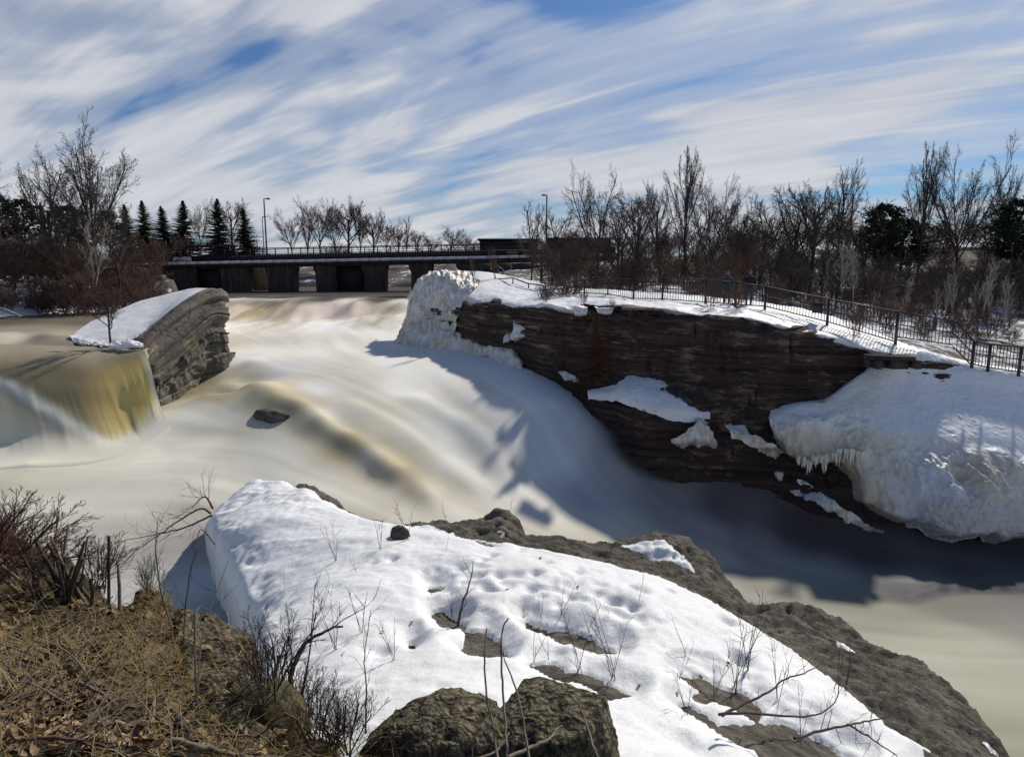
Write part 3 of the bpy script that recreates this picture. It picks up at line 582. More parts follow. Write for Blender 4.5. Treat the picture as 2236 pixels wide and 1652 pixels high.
def capkeep(P, N, S, T):
    U, V = proj(P); k = np.ones(U.shape, bool); w = 5*fbm(P*2.5, 3)
    for h in holes_cap: k &= (polysd(h, U, V)+w) < 0
    return k
tag(sheet('snow_cover', capcols, 480, 100, M['snow'], snowdisp(0.07, 1.2, 0.16), capkeep), kind='structure')
# snow lying behind the fence down to the valley is the ground's own

def icecol(warm=0.5):
    a = np.array([.80, .81, .82]); b = np.array([.74, .68, .52])
    def c(P, N, S, T):
        n = sst(fbm(P*0.7+4, 3), -0.25, 0.4)[..., None]*warm; return a*(1-n)+b*n
    return c
def icedisp(amp=0.25, colm=1.0, fr=1.0, lump=0.0):
    def d(P, N, S, T):
        n = 0.22*fbm(P*[3.5, 3.5, 2.2], 4, ridge=True)*colm + fbm(np.stack([P[..., 0]*2.6*fr+.5*P[..., 2], P[..., 1]*1.2*fr, P[..., 2]*0.45*fr], -1), 3)*1.1*colm + 0.9*fbm(P*0.7*fr, 3) + 0.10*fbm(P*[5, 5, 1.6]*np.float64(fr), 3)
        if lump: n = n + lump*np.abs(fbm(P*5.5, 3))
        return P + N*(amp*n)[..., None]
    return d
# frozen spray over the upstream end of the cliff
pil = [ # top back, crest, shoulder, middle, low, foot
 [(900,640,46),(893,655,45),(888,680,44.2),(880,705,43.4),(872,730,42.6),(862,745,42.1),(862,756,42)],
 [(915,610,45.5),(908,622,44),(900,660,43.2),(890,700,42.6),(882,728,42.0),(872,748,41.5),(872,760,41.4)],
 [(940,597,44.5),(930,604,43),(922,650,42.1),(915,690,41.5),(905,725,40.9),(900,755,40.1),(900,768,40)],
 [(975,596,43.5),(965,604,42),(960,645,41.2),(952,690,40.5),(942,725,40.0),(935,756,39.4),(935,768,39.3)],
 [(1010,600,43),(1000,612,41),(995,645,40.2),(985,690,39.6),(978,725,39.2),(975,758,38.6),(975,768,38.5)],
 [(1050,612,42),(1035,628,40),(1020,655,39.4),(1000,680,39.0),(992,700,38.7),(990,722,38.5),(990,735,38.5)]]
tag(sheet('ice_curtain', pil, 200, 200, M['ice'], icedisp(0.30), color=icecol(0.6)), 'white frozen spray curtain draped over the upstream end of the cliff', 'ice')
low = [ # ice tongue along the foot
 [(960,722,39.2),(955,735,39),(950,750,38.9),(945,764,38.8)],
 [(1000,724,38.6),(1000,740,38.2),(1000,755,38.0),(1000,768,37.9)],
 [(1030,744,37.8),(1030,752,37.2),(1030,765,37.0),(1030,782,36.8)],
 [(1062,742,37.0),(1062,755,36.2),(1062,772,35.9),(1062,778,35.7)],
 [(1085,742,36.0),(1085,760,35.3),(1085,780,34.9),(1085,792,34.6)],
 [(1120,765,34.8),(1120,775,34.2),(1122,790,33.8),(1125,803,33.5)],
 [(1140,795,34.0),(1140,798,33.4),(1140,801,33.2),(1140,806,33.1)]]
tag(sheet('ice_tongue', low, 200, 60, M['ice'], icedisp(0.16), color=icecol(0.5)), 'low tongue of ice along the waterline below the frozen curtain', 'ice')
# patches of snow stuck to the cliff face
for k, (q, yv, lb) in enumerate([([(1122,700),(1150,698),(1165,705),(1168,740),(1150,752),(1130,748),(1112,738)], 34.0, 'ragged snow patch stuck high on the dark cliff face'),
               ([(1100,728),(1118,722),(1112,748),(1098,752)], 34.7, 'thin snow smear left of the ragged patch on the cliff face'),
               ([(1245,664),(1285,668),(1278,692),(1256,688)], 31.3, 'left one of two snow pockets just under the cliff edge'),
               ([(1300,668),(1340,672),(1334,688),(1304,684)], 30.8, 'right one of two snow pockets just under the cliff edge'),
               ([(1215,806),(1250,815),(1268,828),(1262,838),(1232,828)], 30.4, 'small broken ice scrap at the foot of the cliff left of the cedar')]):
    q = np.array(q, float); u0, v0 = q.min(0)-6; u1, v1 = q.max(0)+6
    cs = [[(u, v, yv+(1.4 if e else 0)) for e, v in ((1, v0), (0, v0+(v1-v0)*.3), (0, (v0+v1)/2), (0, v0+(v1-v0)*.7), (1, v1))] for u in np.linspace(u0, u1, 5)]
    def kp(P, N, S, T, q=q):
        U, V = proj(P); return polysd(q, U, V)+5*fbm(P*3, 3) > 0
    tag(sheet('snow_patch', cs, 60, 50, M['snow'], snowdisp(0.12, 3), kp), lb, 'snow')
# snow capped ledge lower on the cliff
led = [
 [(1283,852,29.2),(1283,856,28.9),(1283,860,28.8),(1283,864,28.7),(1283,870,28.7)],
 [(1330,842,28.9),(1330,850,28.4),(1328,858,28.0),(1328,868,27.8),(1328,874,27.8)],
 [(1365,822,28.9),(1368,832,28.2),(1368,850,27.3),(1366,866,26.9),(1364,882,26.8)],
 [(1410,818,29.0),(1410,830,28.1),(1412,855,27.0),(1412,880,26.45),(1410,900,26.3)],
 [(1460,826,28.9),(1462,845,27.8),(1465,870,26.7),(1466,892,26.2),(1464,914,26.1)],
 [(1505,850,28.5),(1508,866,27.5),(1512,885,26.6),(1512,900,26.2),(1510,920,26.1)],
 [(1550,888,27.7),(1550,896,27.1),(1550,902,26.7),(1550,908,26.6),(1550,916,26.6)]]
tag(sheet('snow_pillow', led, 220, 90, M['snow'], snowdisp(0.08, 1.6, 0.12)), 'smooth pillow of snow on the low ledge below the cliff', 'snow')
# ice dribbles below the ledge and to the right
for k, (q, yv, lb) in enumerate([([(1462,960),(1500,940),(1530,905),(1555,935),(1570,970),(1560,985),(1510,985),(1478,975)], 26.0, 'streaked ice dripping below the right end of the snow pillow'),
               ([(1582,925),(1625,928),(1640,950),(1680,965),(1720,985),(1690,1000),(1650,980),(1600,955)], 25.6, 'broken white ice bridge reaching left from the big ice mass'),
               ([(1735,1042),(1760,1048),(1775,1062),(1748,1060)], 24.9, 'small ice lump on the black rock under the icicles'),
               ([(1695,1030),(1710,1032),(1708,1048),(1697,1046)], 25.3, 'tiny ice drip alone on the black rock'),
               ([(1728,1070),(1790,1075),(1850,1110),(1935,1168),(1925,1175),(1850,1140),(1780,1095),(1735,1082)], 23.9, 'long shelf of pale ice sloping along the waterline')]):
    q = np.array(q, float); u0, v0 = q.min(0)-8; u1, v1 = q.max(0)+8
    cs = []
    for u in np.linspace(u0, u1, 6):
        cs.append([(u, v, yv+(1.2 if e else 0)-(0.6 if k == 4 else 0.3)*(u-u0)/(u1-u0)) for e, v in ((1, v0), (0, v0+(v1-v0)*.3), (0, (v0+v1)/2), (0, v0+(v1-v0)*.7), (1, v1))])
    def kp(P, N, S, T, q=q):
        U, V = proj(P); return polysd(q, U, V)+9*fbm(P*3, 3) > 0
    tag(sheet('ice_patch', cs, 140, 70, M['ice'], icedisp(0.16, 1.4), kp, color=icecol(0.4)), lb, 'ice')

# ---------------------------------------------------------------- right snow slope turning into the big ice mass
rs = [ # back beyond the fence, ridge, slope rows ..., lip, bulge rows, foot
 [(1684,892,27.0),(1682,900,26.8),(1680,908,26.6),(1680,915,26.5),(1684,925,26.3),(1690,935,26.2),(1695,945,26.2),(1700,955,26.2)],
 [(1740,878,26.8),(1740,885,26.4),(1738,900,26.1),(1736,915,25.9),(1735,935,25.7),(1736,960,25.5),(1738,985,25.4),(1742,1008,25.5)],
 [(1800,868,26.8),(1800,872,26.4),(1800,892,26.0),(1800,915,25.7),(1800,945,25.3),(1802,975,25.1),(1804,1000,25.0),(1806,1018,25.2)],
 [(1860,828,27.0),(1858,836,26.6),(1855,870,26.1),(1852,905,25.6),(1850,940,25.2),(1850,975,24.9),(1850,1000,24.8),(1852,1015,25.0)],
 [(1915,792,27.3),(1915,800,27.0),(1910,850,26.3),(1905,895,25.6),(1900,935,25.0),(1895,990,24.4),(1890,1060,24.0),(1895,1112,24.0)],
 [(1975,772,27.6),(1975,784,27.2),(1970,840,26.6),(1965,895,25.7),(1960,940,24.9),(1955,1000,24.1),(1950,1085,23.6),(1950,1150,23.5)],
 [(2010,762,27.9),(2010,772,27.4),(2015,835,26.6),(2020,890,25.8),(2022,945,24.9),(2025,1010,23.9),(2020,1090,23.2),(2010,1165,23.1)],
 [(2060,776,28.2),(2060,782,27.5),(2070,840,26.7),(2080,900,25.7),(2090,960,24.6),(2095,1030,23.4),(2095,1110,22.7),(2090,1192,22.5)],
 [(2122,790,28.2),(2122,797,27.3),(2130,850,26.6),(2138,905,25.7),(2145,965,24.6),(2150,1035,23.3),(2150,1120,22.6),(2150,1202,22.4)],
 [(2236,808,28.2),(2236,816,27.2),(2236,865,26.6),(2236,915,25.8),(2236,970,24.8),(2236,1040,23.6),(2228,1120,22.9),(2222,1198,22.8)],
 [(2330,822,28.2),(2330,830,27.2),(2330,880,26.6),(2330,930,25.9),(2330,985,25.0),(2320,1050,23.9),(2310,1130,23.3),(2300,1200,23.2)],
 [(2450,835,28.2),(2450,845,27.2),(2450,890,26.6),(2450,940,25.9),(2450,995,25.0),(2450,1060,23.9),(2450,1140,23.3),(2450,1210,23.2)]]
def rsdisp(P, N, S, T):
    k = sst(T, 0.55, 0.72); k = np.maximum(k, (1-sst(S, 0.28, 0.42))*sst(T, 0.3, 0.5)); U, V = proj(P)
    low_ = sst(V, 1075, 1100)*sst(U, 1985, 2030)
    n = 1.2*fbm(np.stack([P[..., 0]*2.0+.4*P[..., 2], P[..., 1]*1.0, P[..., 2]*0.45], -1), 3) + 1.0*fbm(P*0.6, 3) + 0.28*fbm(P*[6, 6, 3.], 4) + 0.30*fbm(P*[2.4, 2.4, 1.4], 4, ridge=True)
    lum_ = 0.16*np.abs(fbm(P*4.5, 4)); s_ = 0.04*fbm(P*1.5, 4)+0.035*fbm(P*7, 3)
    d = s_*0.6*(1-k)+(0.30*n)*k*(1-low_)+lum_*1.3*low_
    Q = P + N*d[..., None]
    Q[..., 2] += sst(T, 0.86, 1.0)*0.42*fbm(np.stack([P[..., 0]*1.9, P[..., 0]*0, P[..., 0]*0+2], -1), 3)
    Q[..., 1] += 0.9*sst(T, 0.93, 1.0)
    return Q
rs_holes = []
def rskeep(P, N, S, T):
    U, V = proj(P); k = np.ones(U.shape, bool); w = 6*fbm(P*2.5, 3)
    for h in rs_holes: k &= (polysd(h, U, V)+w) < 0
    return k
def rscol(P, N, S, T):
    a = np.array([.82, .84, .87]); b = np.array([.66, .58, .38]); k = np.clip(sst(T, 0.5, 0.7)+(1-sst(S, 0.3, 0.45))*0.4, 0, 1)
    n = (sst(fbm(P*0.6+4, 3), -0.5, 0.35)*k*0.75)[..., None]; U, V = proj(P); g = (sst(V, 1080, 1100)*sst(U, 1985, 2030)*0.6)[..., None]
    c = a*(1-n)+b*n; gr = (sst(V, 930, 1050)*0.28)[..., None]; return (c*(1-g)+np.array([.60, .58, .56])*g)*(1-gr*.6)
m, t, b = mat('glazed_snow')
at = nn(t, 'ShaderNodeAttribute', attribute_name='tint'); g = tnoise(t, 7, 6, 0.68); a = tnoise(t, 1.8, 6, 0.6)
lk(t, at.outputs['Color'], b.inputs['Base Color']); lk(t, ramp(t, a, [(0.4, 0.28), (0.6, 0.6)]), b.inputs['Roughness']); b.inputs['Specular IOR Level'].default_value = 0.5
b.inputs['Subsurface Weight'].default_value = 0.25; b.inputs['Subsurface Radius'].default_value = (0.10, 0.10, 0.10); b.inputs['Subsurface Scale'].default_value = 0.5
p = bump(t, b, a, 0.25, 0.12); bump(t, b, g, 0.25, 0.04, p); M['glaze'] = m
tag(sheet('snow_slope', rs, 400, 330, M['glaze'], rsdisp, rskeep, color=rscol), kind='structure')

# ---------------------------------------------------------------- tilted block of rock in the river
tr = empty('tilted_rock', PY(330, 800, 34), 'huge tilted slab of layered rock under smooth snow standing in the river', 'rock')
def put(o, e):  # parent keeping place
    o.parent = e; o.matrix_parent_inverse = Matrix.Translation(-Vector(e.location)); return o
face = [
 [(262,758,32.9),(276,757,32.6),(290,765,32.3),(300,790,32.0),(315,825,31.6),(330,865,31.3),(330,900,31.2)],
 [(300,738,33.2),(304,750,32.5),(316,780,31.9),(330,810,31.5),(340,835,31.3),(346,865,31.1),(346,900,31.1)],
 [(337,706,34.4),(340,714,33.7),(352,745,33.2),(366,782,32.8),(376,815,32.4),(384,845,32.3),(386,890,32.3)],
 [(390,664,36.0),(391,672,35.3),(404,705,34.7),(416,742,34.3),(424,778,34.0),(430,815,34.0),(430,860,34.0)],
 [(440,634,37.6),(442,645,36.9),(455,668,36.3),(463,700,35.9),(470,740,35.5),(474,790,35.5),(474,850,35.5)],
 [(468,629,38.6),(484,634,38.0),(497,664,37.5),(497,700,37.0),(503,740,36.8),(509,775,36.8),(509,840,36.8)],
 [(474,636,41),(492,644,40),(500,674,39.5),(499,704,39),(505,745,39),(512,775,39),(512,840,39)]]
def facedisp(P, N, S, T):
    q = T*11+0.35*fbm(P*0.3, 2); i = np.floor(q); f = q-i
    lo = vnoise(np.stack([S*2.2, i*5.7, i*0], -1)); hi = vnoise(np.stack([S*2.2, (i+1)*5.7, i*0], -1)); w = sst(f, 0.86, 1)
    d = 0.20*(lo*(1-w)+hi*w) - 0.16*np.exp(-((f-0.96)/0.05)**2)
    d += 0.22*np.exp(-((T-0.46)/0.035)**2) - 0.30*sst(T, 0.50, 0.56) - 0.05*sst(T, .3, .34)
    d += 0.22*sst(T, .55, .62)*fbm(P*1.0+3, 2, ridge=True) + 0.05*fbm(P*1.5, 5) + 0.03*fbm(P*6, 3) + 0.16*sst(T,.55,.62)*vnoise(np.stack([np.floor(S*9+0.6*fbm(P, 2)), np.floor(T*5), S*0], -1))
    return P + N*d[..., None]*sst(T, 0.0, 0.06)[..., None]
put(sheet('rock_face', face, 300, 220, M['slabrock'], facedisp, beds=4.2), tr)
top = [
 [(152,738,34.0),(158,732,34.4),(178,716,35.6),(200,701,36.9)],
 [(172,752,33.0),(184,742,33.5),(215,715,35.2),(250,680,38.0)],
 [(215,758,32.5),(228,746,33.2),(262,710,35.2),(300,659,39.4)],
 [(262,760,32.4),(276,744,33.1),(318,700,35.6),(355,644,40.0)],
 [(298,756,32.6),(312,726,33.9),(358,676,36.8),(400,633,40.2)],
 [(330,712,34.2),(352,692,35.2),(388,656,37.6),(430,629,40.0)],
 [(388,667,35.6),(404,656,36.3),(430,640,37.8),(463,630,39.6)]]
def topdisp(P, N, S, T):
    e = 1-sst(T, 0.12, 0.5); a = fbm(P*2.6, 4)
    Q = P + N*(0.03*fbm(P*1.5, 3)+0.22*e*(1-sst(S, .7, .85))*(a+0.3*fbm(P*7, 3)))[..., None]
    return Q
put(sheet('snow_cap', top, 300, 140, M['snow'], topdisp), tr)
# dark foot of the slab under the snow's lower edge
foot = [
 [(148,740,34.2),(150,742,34.0),(152,748,33.9),(152,770,33.9)], [(170,748,33.4),(172,752,33.1),(173,757,33.0),(173,780,33.0)],
 [(213,754,32.9),(215,758,32.6),(216,764,32.5),(216,790,32.5)], [(260,757,32.8),(262,760,32.5),(263,765,32.4),(263,790,32.4)], [(300,754,32.8),(302,758,32.4),(303,766,32.3),(303,790,32.3)]]
put(sheet('rock_foot', foot, 160, 40, M['cliff'], lambda P, N, S, T: strata(P, N, 0.12, 0.2), beds='z'), tr)
lump = [[(238,750,32.3),(238,754,32.1),(240,758,32.0),(240,765,32.1)], [(268,742,32.5),(268,748,32.1),(268,755,31.9),(268,762,31.9)], [(290,742,32.4),(292,748,32.0),(292,754,31.8),(292,760,31.9)], [(312,750,32.2),(314,753,32.0),(314,756,31.9),(314,760,31.9)]]
put(sheet('snow_lump', lump, 70, 40, M['snow'], snowdisp(0.12, 3)), tr)

# ---------------------------------------------------------------- snow covered ledge in the foreground
slab_poly = [(556,1043),(600,1046),(650,1043),(690,1058),(720,1075),(790,1115),(830,1124),(900,1133),(1000,1145),(1050,1140),(1100,1132),(1135,1140),(1150,1155),(1230,1160),(1290,1165),(1340,1175),(1430,1163),(1500,1175),(1545,1210),(1600,1260),(1650,1306),(1700,1300),(1740,1302),(1790,1332),(1900,1390),(2000,1430),(2100,1495),(2180,1575),(2236,1640),(2380,1800),(2380,2600),(-200,2600),(600,1750),(560,1500),(555,1372),(520,1318),(492,1250),(470,1205),(449,1150),(450,1128),(480,1095),(522,1062)]
sc_ = [(560,1045,-7.0),(650,1045,-6.95),(450,1140,-7.7),(490,1250,-7.7),(560,1370,-7.5),(520,1180,-7.2),(600,1150,-6.9),(790,1115,-6.75),(900,1133,-6.65),(1000,1145,-6.6),(1100,1132,-6.5),(1200,1160,-6.55),(1300,1168,-6.6),(1430,1165,-6.65),(1545,1210,-6.8),(1650,1306,-7.15),(1720,1300,-7.1),(1850,1360,-7.35),(2000,1432,-7.6),(2100,1495,-7.75),(2236,1640,-8.0),(2380,1800,-8.1),
 (700,1300,-6.6),(800,1200,-6.6),(900,1300,-6.3),(1000,1250,-6.35),(1000,1500,-5.95),(700,1450,-6.3),(1200,1300,-6.35),(1400,1300,-6.5),(1200,1450,-6.1),(1400,1500,-6.15),(1600,1400,-6.7),(1600,1640,-6.0),(1800,1550,-6.8),(1900,1640,-7.0),(1300,1640,-5.8),(900,1640,-5.6),(700,1600,-6.0),(1000,1900,-5.3),(1800,1900,-6.0),(2300,2100,-7.0),(600,1800,-5.9)]
sp_ = [PZ(*a) for a in sc_]; slf = rbf(sp_, [q[2] for q in sp_], 0.1)
res = 0.062
gx = np.arange(-12, 13.5, res); gy = np.arange(3.6, 25.5, res); SX, SY = np.meshgrid(gx, gy)
SB = slf(SX, SY); U, V = proj(np.stack([SX, SY, SB], -1)); depth = SY*CP-SB*SP
leftside = 1-sst(U, 600, 720)
jag = (0.22+0.45*leftside)*fbm(np.stack([SX*1.1, SY*1.1, SX*0], -1), 4)+0.05*fbm(np.stack([SX*6, SY*6, SX*0], -1), 3)
dm0 = polysd(slab_poly, U, V)*depth/FPX; dm = dm0-0.32*leftside
rdist = np.where(dm > 0, dm, dm)
lip = 0.55+0.35*fbm(np.stack([SX*.5, SY*.5, SX*0+3], -1), 2)
drop = np.where(dm+jag*0.5 < 0, (2.6+9*leftside)*(-(dm+jag*0.5))+0.0, 0)+0.25*(1-.85*leftside)*np.exp(-np.clip(dm0, 0, 9)/lip)
# rock ledge: layered steps running along the ledge
al = SX*0.74+SY*-0.25; ac = SX*0.25+SY*0.74
rk = 0.07*fbm(np.stack([al*1.3, ac*4.2, SX*0+11], -1), 4, ridge=True)+0.22*fbm(np.stack([al*0.6, ac*1.9, SX*0], -1), 5)+0.07*fbm(np.stack([SX*5, SY*5, SX*0+2], -1), 4, ridge=True)+0.22*fbm(np.stack([al*.35, ac*.5, SX*0+7], -1), 3)
rl = polysd([(560,1045),(620,1047),(680,1085),(790,1117),(870,1137),(950,1150),(1030,1168),(1100,1178),(1200,1195),(1330,1222),(1450,1255),(1560,1302),(1640,1352),(1760,1440),(1850,1510),(1950,1590),(2040,1640),(2150,1720),(2300,1900),(2300,2600),(-200,2600),(600,1750),(500,1500),(440,1250),(400,1130),(480,1050)], U, V)
bare = 1-sst(rl, -10, 25)
# the far crest is lumpy bedrock
RZ = SB - drop + rk*(0.55+0.6*bare) - 0.05
hump = [(700,1068,.30,.9),(1100,1140,.38,.7),(1010,1148,.15,.6),(940,1140,.15,.7),(1230,1172,.22,.7),(1440,1172,.30,1.2),(1560,1240,.28,.9),(1330,1180,.15,.5),(1740,1312,.20,.8),(1680,1350,-.25,.7),(1950,1420,.05,1.0)]
for u, v, a, w in hump:
    q = PZ(u, v, -6.9 if u > 1500 else -6.6); RZ += a*np.exp(-((SX-q[0])**2+(SY-q[1])**2)/(w*w))
okr = RZ > -11.5
V3 = np.stack([SX, SY, np.maximum(RZ, -11.5)], -1).reshape(-1, 3); F = gridfaces(*SX.shape)
Vk, Fk, used = compact(V3, F, (okr | (dm > -1.0)).reshape(-1))
me_ = mesh('rock_ledge', Vk, Fk); tag(link('rock_ledge', me_, M['ledge']), kind='structure')
# snow cover
def H(*p): return [((715.5+x*.36), (1073.3+y*.36)) for x, y in p]
def H2(*p): return [((1431+x*.36), (1073.3+y*.36)) for x, y in p]
bares = [H((600,570),(650,565),(700,580),(700,600),(640,615),(605,600)), H((620,720),(660,705),(700,700),(770,730),(830,770),(840,820),(750,820),(670,800),(660,775),(625,745)),
 H((820,820),(880,835),(950,840),(1040,900),(1060,960),(1110,1000),(960,1000),(850,985),(798,950),(830,890)), H((1175,740),(1220,765),(1290,790),(1420,810),(1500,830),(1600,870),(1780,965),(1600,940),(1480,900),(1400,885),(1310,830),(1220,800)),
 H((1220,1060),(1290,1045),(1370,1040),(1450,1100),(1560,1100),(1650,1140),(1700,1180),(1780,1215),(1860,1250),(1700,1272),(1600,1200),(1500,1165),(1420,1165),(1330,1130)), H((488,910),(515,902),(535,925),(515,945),(492,935)),
 H((830,260),(930,262),(975,285),(1012,325),(960,315),(900,280)),
 H2((130,1105),(250,1112),(330,1120),(400,1180),(480,1190),(560,1222),(640,1320),(620,1400),(460,1310),(350,1270),(270,1290),(220,1240),(255,1190)),
 H2((130,1295),(200,1310),(280,1340),(380,1420),(600,1400),(800,1400),(900,1440),(1000,1480),(1100,1540),(1200,1580),(1260,1640),(650,1640),(600,1560),(500,1530),(380,1460),(280,1390)),
 H2((1630,1555),(1750,1570),(1850,1600),(1900,1660),(1640,1660))]
patches = [[(1330,1180),(1390,1182),(1450,1190),(1495,1215),(1532,1248),(1500,1240),(1440,1217),(1390,1200)], [(1822,1385),(1850,1395),(1886,1420),(1868,1420),(1840,1402)], [(1918,1437),(1945,1450),(1975,1470),(1950,1462)], [(2142,1598),(2160,1605),(2185,1630),(2165,1620)], [(1078,1152),(1110,1156),(1098,1162),(1082,1160)], [(1310,1186),(1330,1188),(1322,1192)]]
wob = 5*fbm(np.stack([SX*1.6, SY*1.6, SX*0+5], -1), 4)+3*fbm(np.stack([SX*6, SY*6, SX*0+5], -1), 2)
sd = np.minimum(rl+wob*0.8, polysd(slab_poly, U, V)+2+wob*leftside)
for h in bares: sd = np.minimum(sd, -(polysd(h, U, V))+wob*0.5)
for h in patches: sd = np.maximum(sd, polysd(h, U, V)+wob*0.15)
sdm = sd*depth/FPX
leftlip = 1-sst(U, 480, 640)
T_ = 0.20*sst(sdm, -0.03, 0.30)+0.13*sst(sdm, 0, 1.2)
sur = np.stack([SX, SY, SX*0], -1)
T_ = T_+sst(sdm, 0.05, 0.4)*(0.04*fbm(sur*0.9, 3)+0.016*fbm(sur*3.2+4, 3)+0.008*fbm(sur*9, 3))
rs_ = np.random.default_rng(12)
pits = []
for k in range(330):
    u = rs_.uniform(640, 1950); v = rs_.uniform(1180, 1640); pits.append((u, v, rs_.uniform(.01, .045), rs_.uniform(.06, .13)))
for k in range(60):
    u = 1000+rs_.normal(0, 1)*20+k*7.0; v = 1240+rs_.normal(0, 26)+k*1.6; pits.append((u, v, rs_.uniform(.06, .12), rs_.uniform(.09, .16)))
pits += [(1590,1352,.16,.16),(1619,1425,.24,.19),(1465,1288,.10,.10),(855,1220,.10,.12),(830,1415,.14,.20),(1330,1372,.16,.22),(1300,1370,.14,.18),(815,1230,.07,.1),(1480,1600,.12,.3),(1560,1620,.12,.3),(1430,1620,.10,.3)]
for u, v, a, w in pits:
    q = PZ(u, v, -6.25)
    for _ in range(4): q = PZ(u, v, min(-3, float(slf(np.array([q[0]]), np.array([q[1]]))[0])+.25))
    i0 = int((q[0]-gx[0]-1)/res); j0 = int((q[1]-gy[0]-1)/res); n_ = int(2/res)
    i0, j0 = max(i0, 0), max(j0, 0); sl = (slice(j0, j0+n_), slice(i0, i0+n_))
    r2 = (SX[sl]-q[0])**2+(SY[sl]-q[1])**2; T_[sl] -= a*np.exp(-r2/(w*w))*sst(sdm[sl], 0.0, 0.3)
dropS = np.where(dm0+jag*0.4 < 0, 3*(-(dm0+jag*0.4)), 0)+0.25*(1-.85*leftside)*np.exp(-np.clip(dm0, 0, 9)/lip)+leftside*0.10*(1-sst(dm0, 0, 0.12)); base_s = SB - dropS*0.85 + rk*0.25
SZ = np.where(sdm > 0, np.maximum(base_s, RZ-0.02)+T_, RZ-0.06+T_)
SZ = SZ+leftside*(1-sst(sdm, .5, 1.4))*sst(sdm, -.05, .1)*(0.10*fbm(sur*2.6, 3)+0.05*fbm(sur*7, 3))
SZ = np.where((sdm > 0.25) | (leftside > 0.3), SZ, np.minimum(SZ, RZ+T_+0.05))
SZ = SZ-leftlip*sst(-(polysd(slab_poly, U, V)-26), 0, 26)*0.10
V3 = np.stack([SX, SY, SZ], -1).reshape(-1, 3)
Vk, Fk, used = compact(V3, F, (sdm > -0.10).reshape(-1))
tag(link('snow_field', mesh('snow_field', Vk, Fk), M['snow']), kind='structure')
def on_snow(u, v, extra=0.0):
    z0 = -6.3
    for _ in range(12):
        q = PZ(u, v, z0); i = int(np.clip((q[0]-gx[0])/res, 0, SX.shape[1]-1)); j = int(np.clip((q[1]-gy[0])/res, 0, SX.shape[0]-1))
        z0 = 0.5*z0+0.5*max(min(max(SZ[j, i] if sdm[j, i] > 0 else RZ[j, i], RZ[j, i]), -3), -9)
    q = PZ(u, v, z0); return np.array([q[0], q[1], z0-extra])

# icicles along the broken left edge of the ice mass
ic = empty('icicle_row', PY(1800, 1010, 25), 'row of short icicles fringing the left lower edge of the big ice mass', 'icicles')
rgi = np.random.default_rng(21)
for k in range(34):
    u = 1742+k*4.6+rgi.normal(0, 2); v = 1003+8*math.sin(u*.05)+rgi.normal(0, 3)+(14 if u < 1770 else 0); p0 = np.array(PY(u, v-16, 24.75+rgi.normal(0, .05)-(u-1742)*.003)); L_ = rgi.uniform(.25, .75); r_ = rgi.uniform(.04, .10)
    T = Tubes(); q = np.array([p0, p0-[0, 0, L_*.35], p0-[rgi.normal(0, .02), 0, L_*.7], p0-[rgi.normal(0, .03), 0, L_]]); T.add(q, [r_, r_*.8, r_*.45, .004], 6)
    o = link('icicle', T.mesh('icicle'), M['snow'] if k % 2 else M['glaze']); addcol(o.data, 'tint', np.tile([.72, .68, .56], (len(o.data.vertices), 1))); put(o, ic)

# ---------------------------------------------------------------- near bank the camera stands above
bank_poly = [(-900,1130),(-100,1140),(60,1165),(110,1200),(160,1235),(225,1280),(262,1290),(300,1276),(335,1272),(365,1290),(400,1310),(430,1330),(460,1333),(500,1345),(545,1362),(557,1378),(548,1420),(556,1450),(575,1480),(592,1530),(640,1562),(700,1585),(760,1605),(830,1645),(920,1700),(1000,1800),(1500,2000),(1500,3500),(-3500,3500),(-3500,1130)]
bc = [(-300,1150,-2.3),(0,1160,-2.35),(120,1210,-2.4),(230,1285,-2.5),(330,1275,-2.5),(450,1335,-2.62),(550,1370,-2.75),(0,1652,-1.9),(400,1652,-1.97),(830,1652,-2.25),(400,1450,-2.3),(100,1400,-2.2),(600,1560,-2.6),(500,1450,-2.55),(300,1550,-2.1),(700,1640,-2.2),(0,2600,-1.65),(1118,3000,-1.65),(-500,1400,-2.0)]
bp = [PZ(*a) for a in bc]; bf = rbf(bp, [q[2] for q in bp], 0.1)
bres = 0.03
bx = np.arange(-7.5, 1.6, bres); by = np.arange(0.7, 7.4, bres); BX, BY = np.meshgrid(bx, by); BZ0 = bf(BX, BY)
U, V = proj(np.stack([BX, BY, BZ0], -1)); bd = polysd(bank_poly, U, V)*(BY*CP-BZ0*SP)/FPX
s3 = np.stack([BX, BY, BX*0], -1)
jg = 0.10*fbm(s3*3, 4)
bdrop = np.where(bd+jg < 0, -(bd+jg)*7, 0)+0.10*np.exp(-np.clip(bd, 0, 5)/0.2)
rockp = [(395,1305),(460,1333),(557,1375),(552,1430),(592,1530),(640,1562),(560,1600),(480,1560),(420,1500),(385,1400)]
rmask = sst(polysd(rockp, U, V), -25, 15)
BZ = BZ0 - bdrop + 0.05*fbm(s3*2.2, 4)+0.025*fbm(s3*9, 4)+rmask*(0.10*fbm(s3*5, 5, ridge=True)+0.05)
mound = [(560,1535,.08,.20),(150,1240,.12,.35)]
for u, v, a, w in mound:
    q = PZ(u, v, -2.5); BZ += a*np.exp(-((BX-q[0])**2+(BY-q[1])**2)/(w*w))
F = gridfaces(*BX.shape); V3 = np.stack([BX, BY, np.maximum(BZ, -9.5)], -1).reshape(-1, 3)
Vk, Fk, used = compact(V3, F, (BZ > -9.6).reshape(-1))
me = mesh('near_bank', Vk, Fk); me.materials.append(M['soil']); me.materials.append(M['mossrock'])
rm = rmask.reshape(-1)[used]; steepv = (bd < 0.0).reshape(-1)[used]
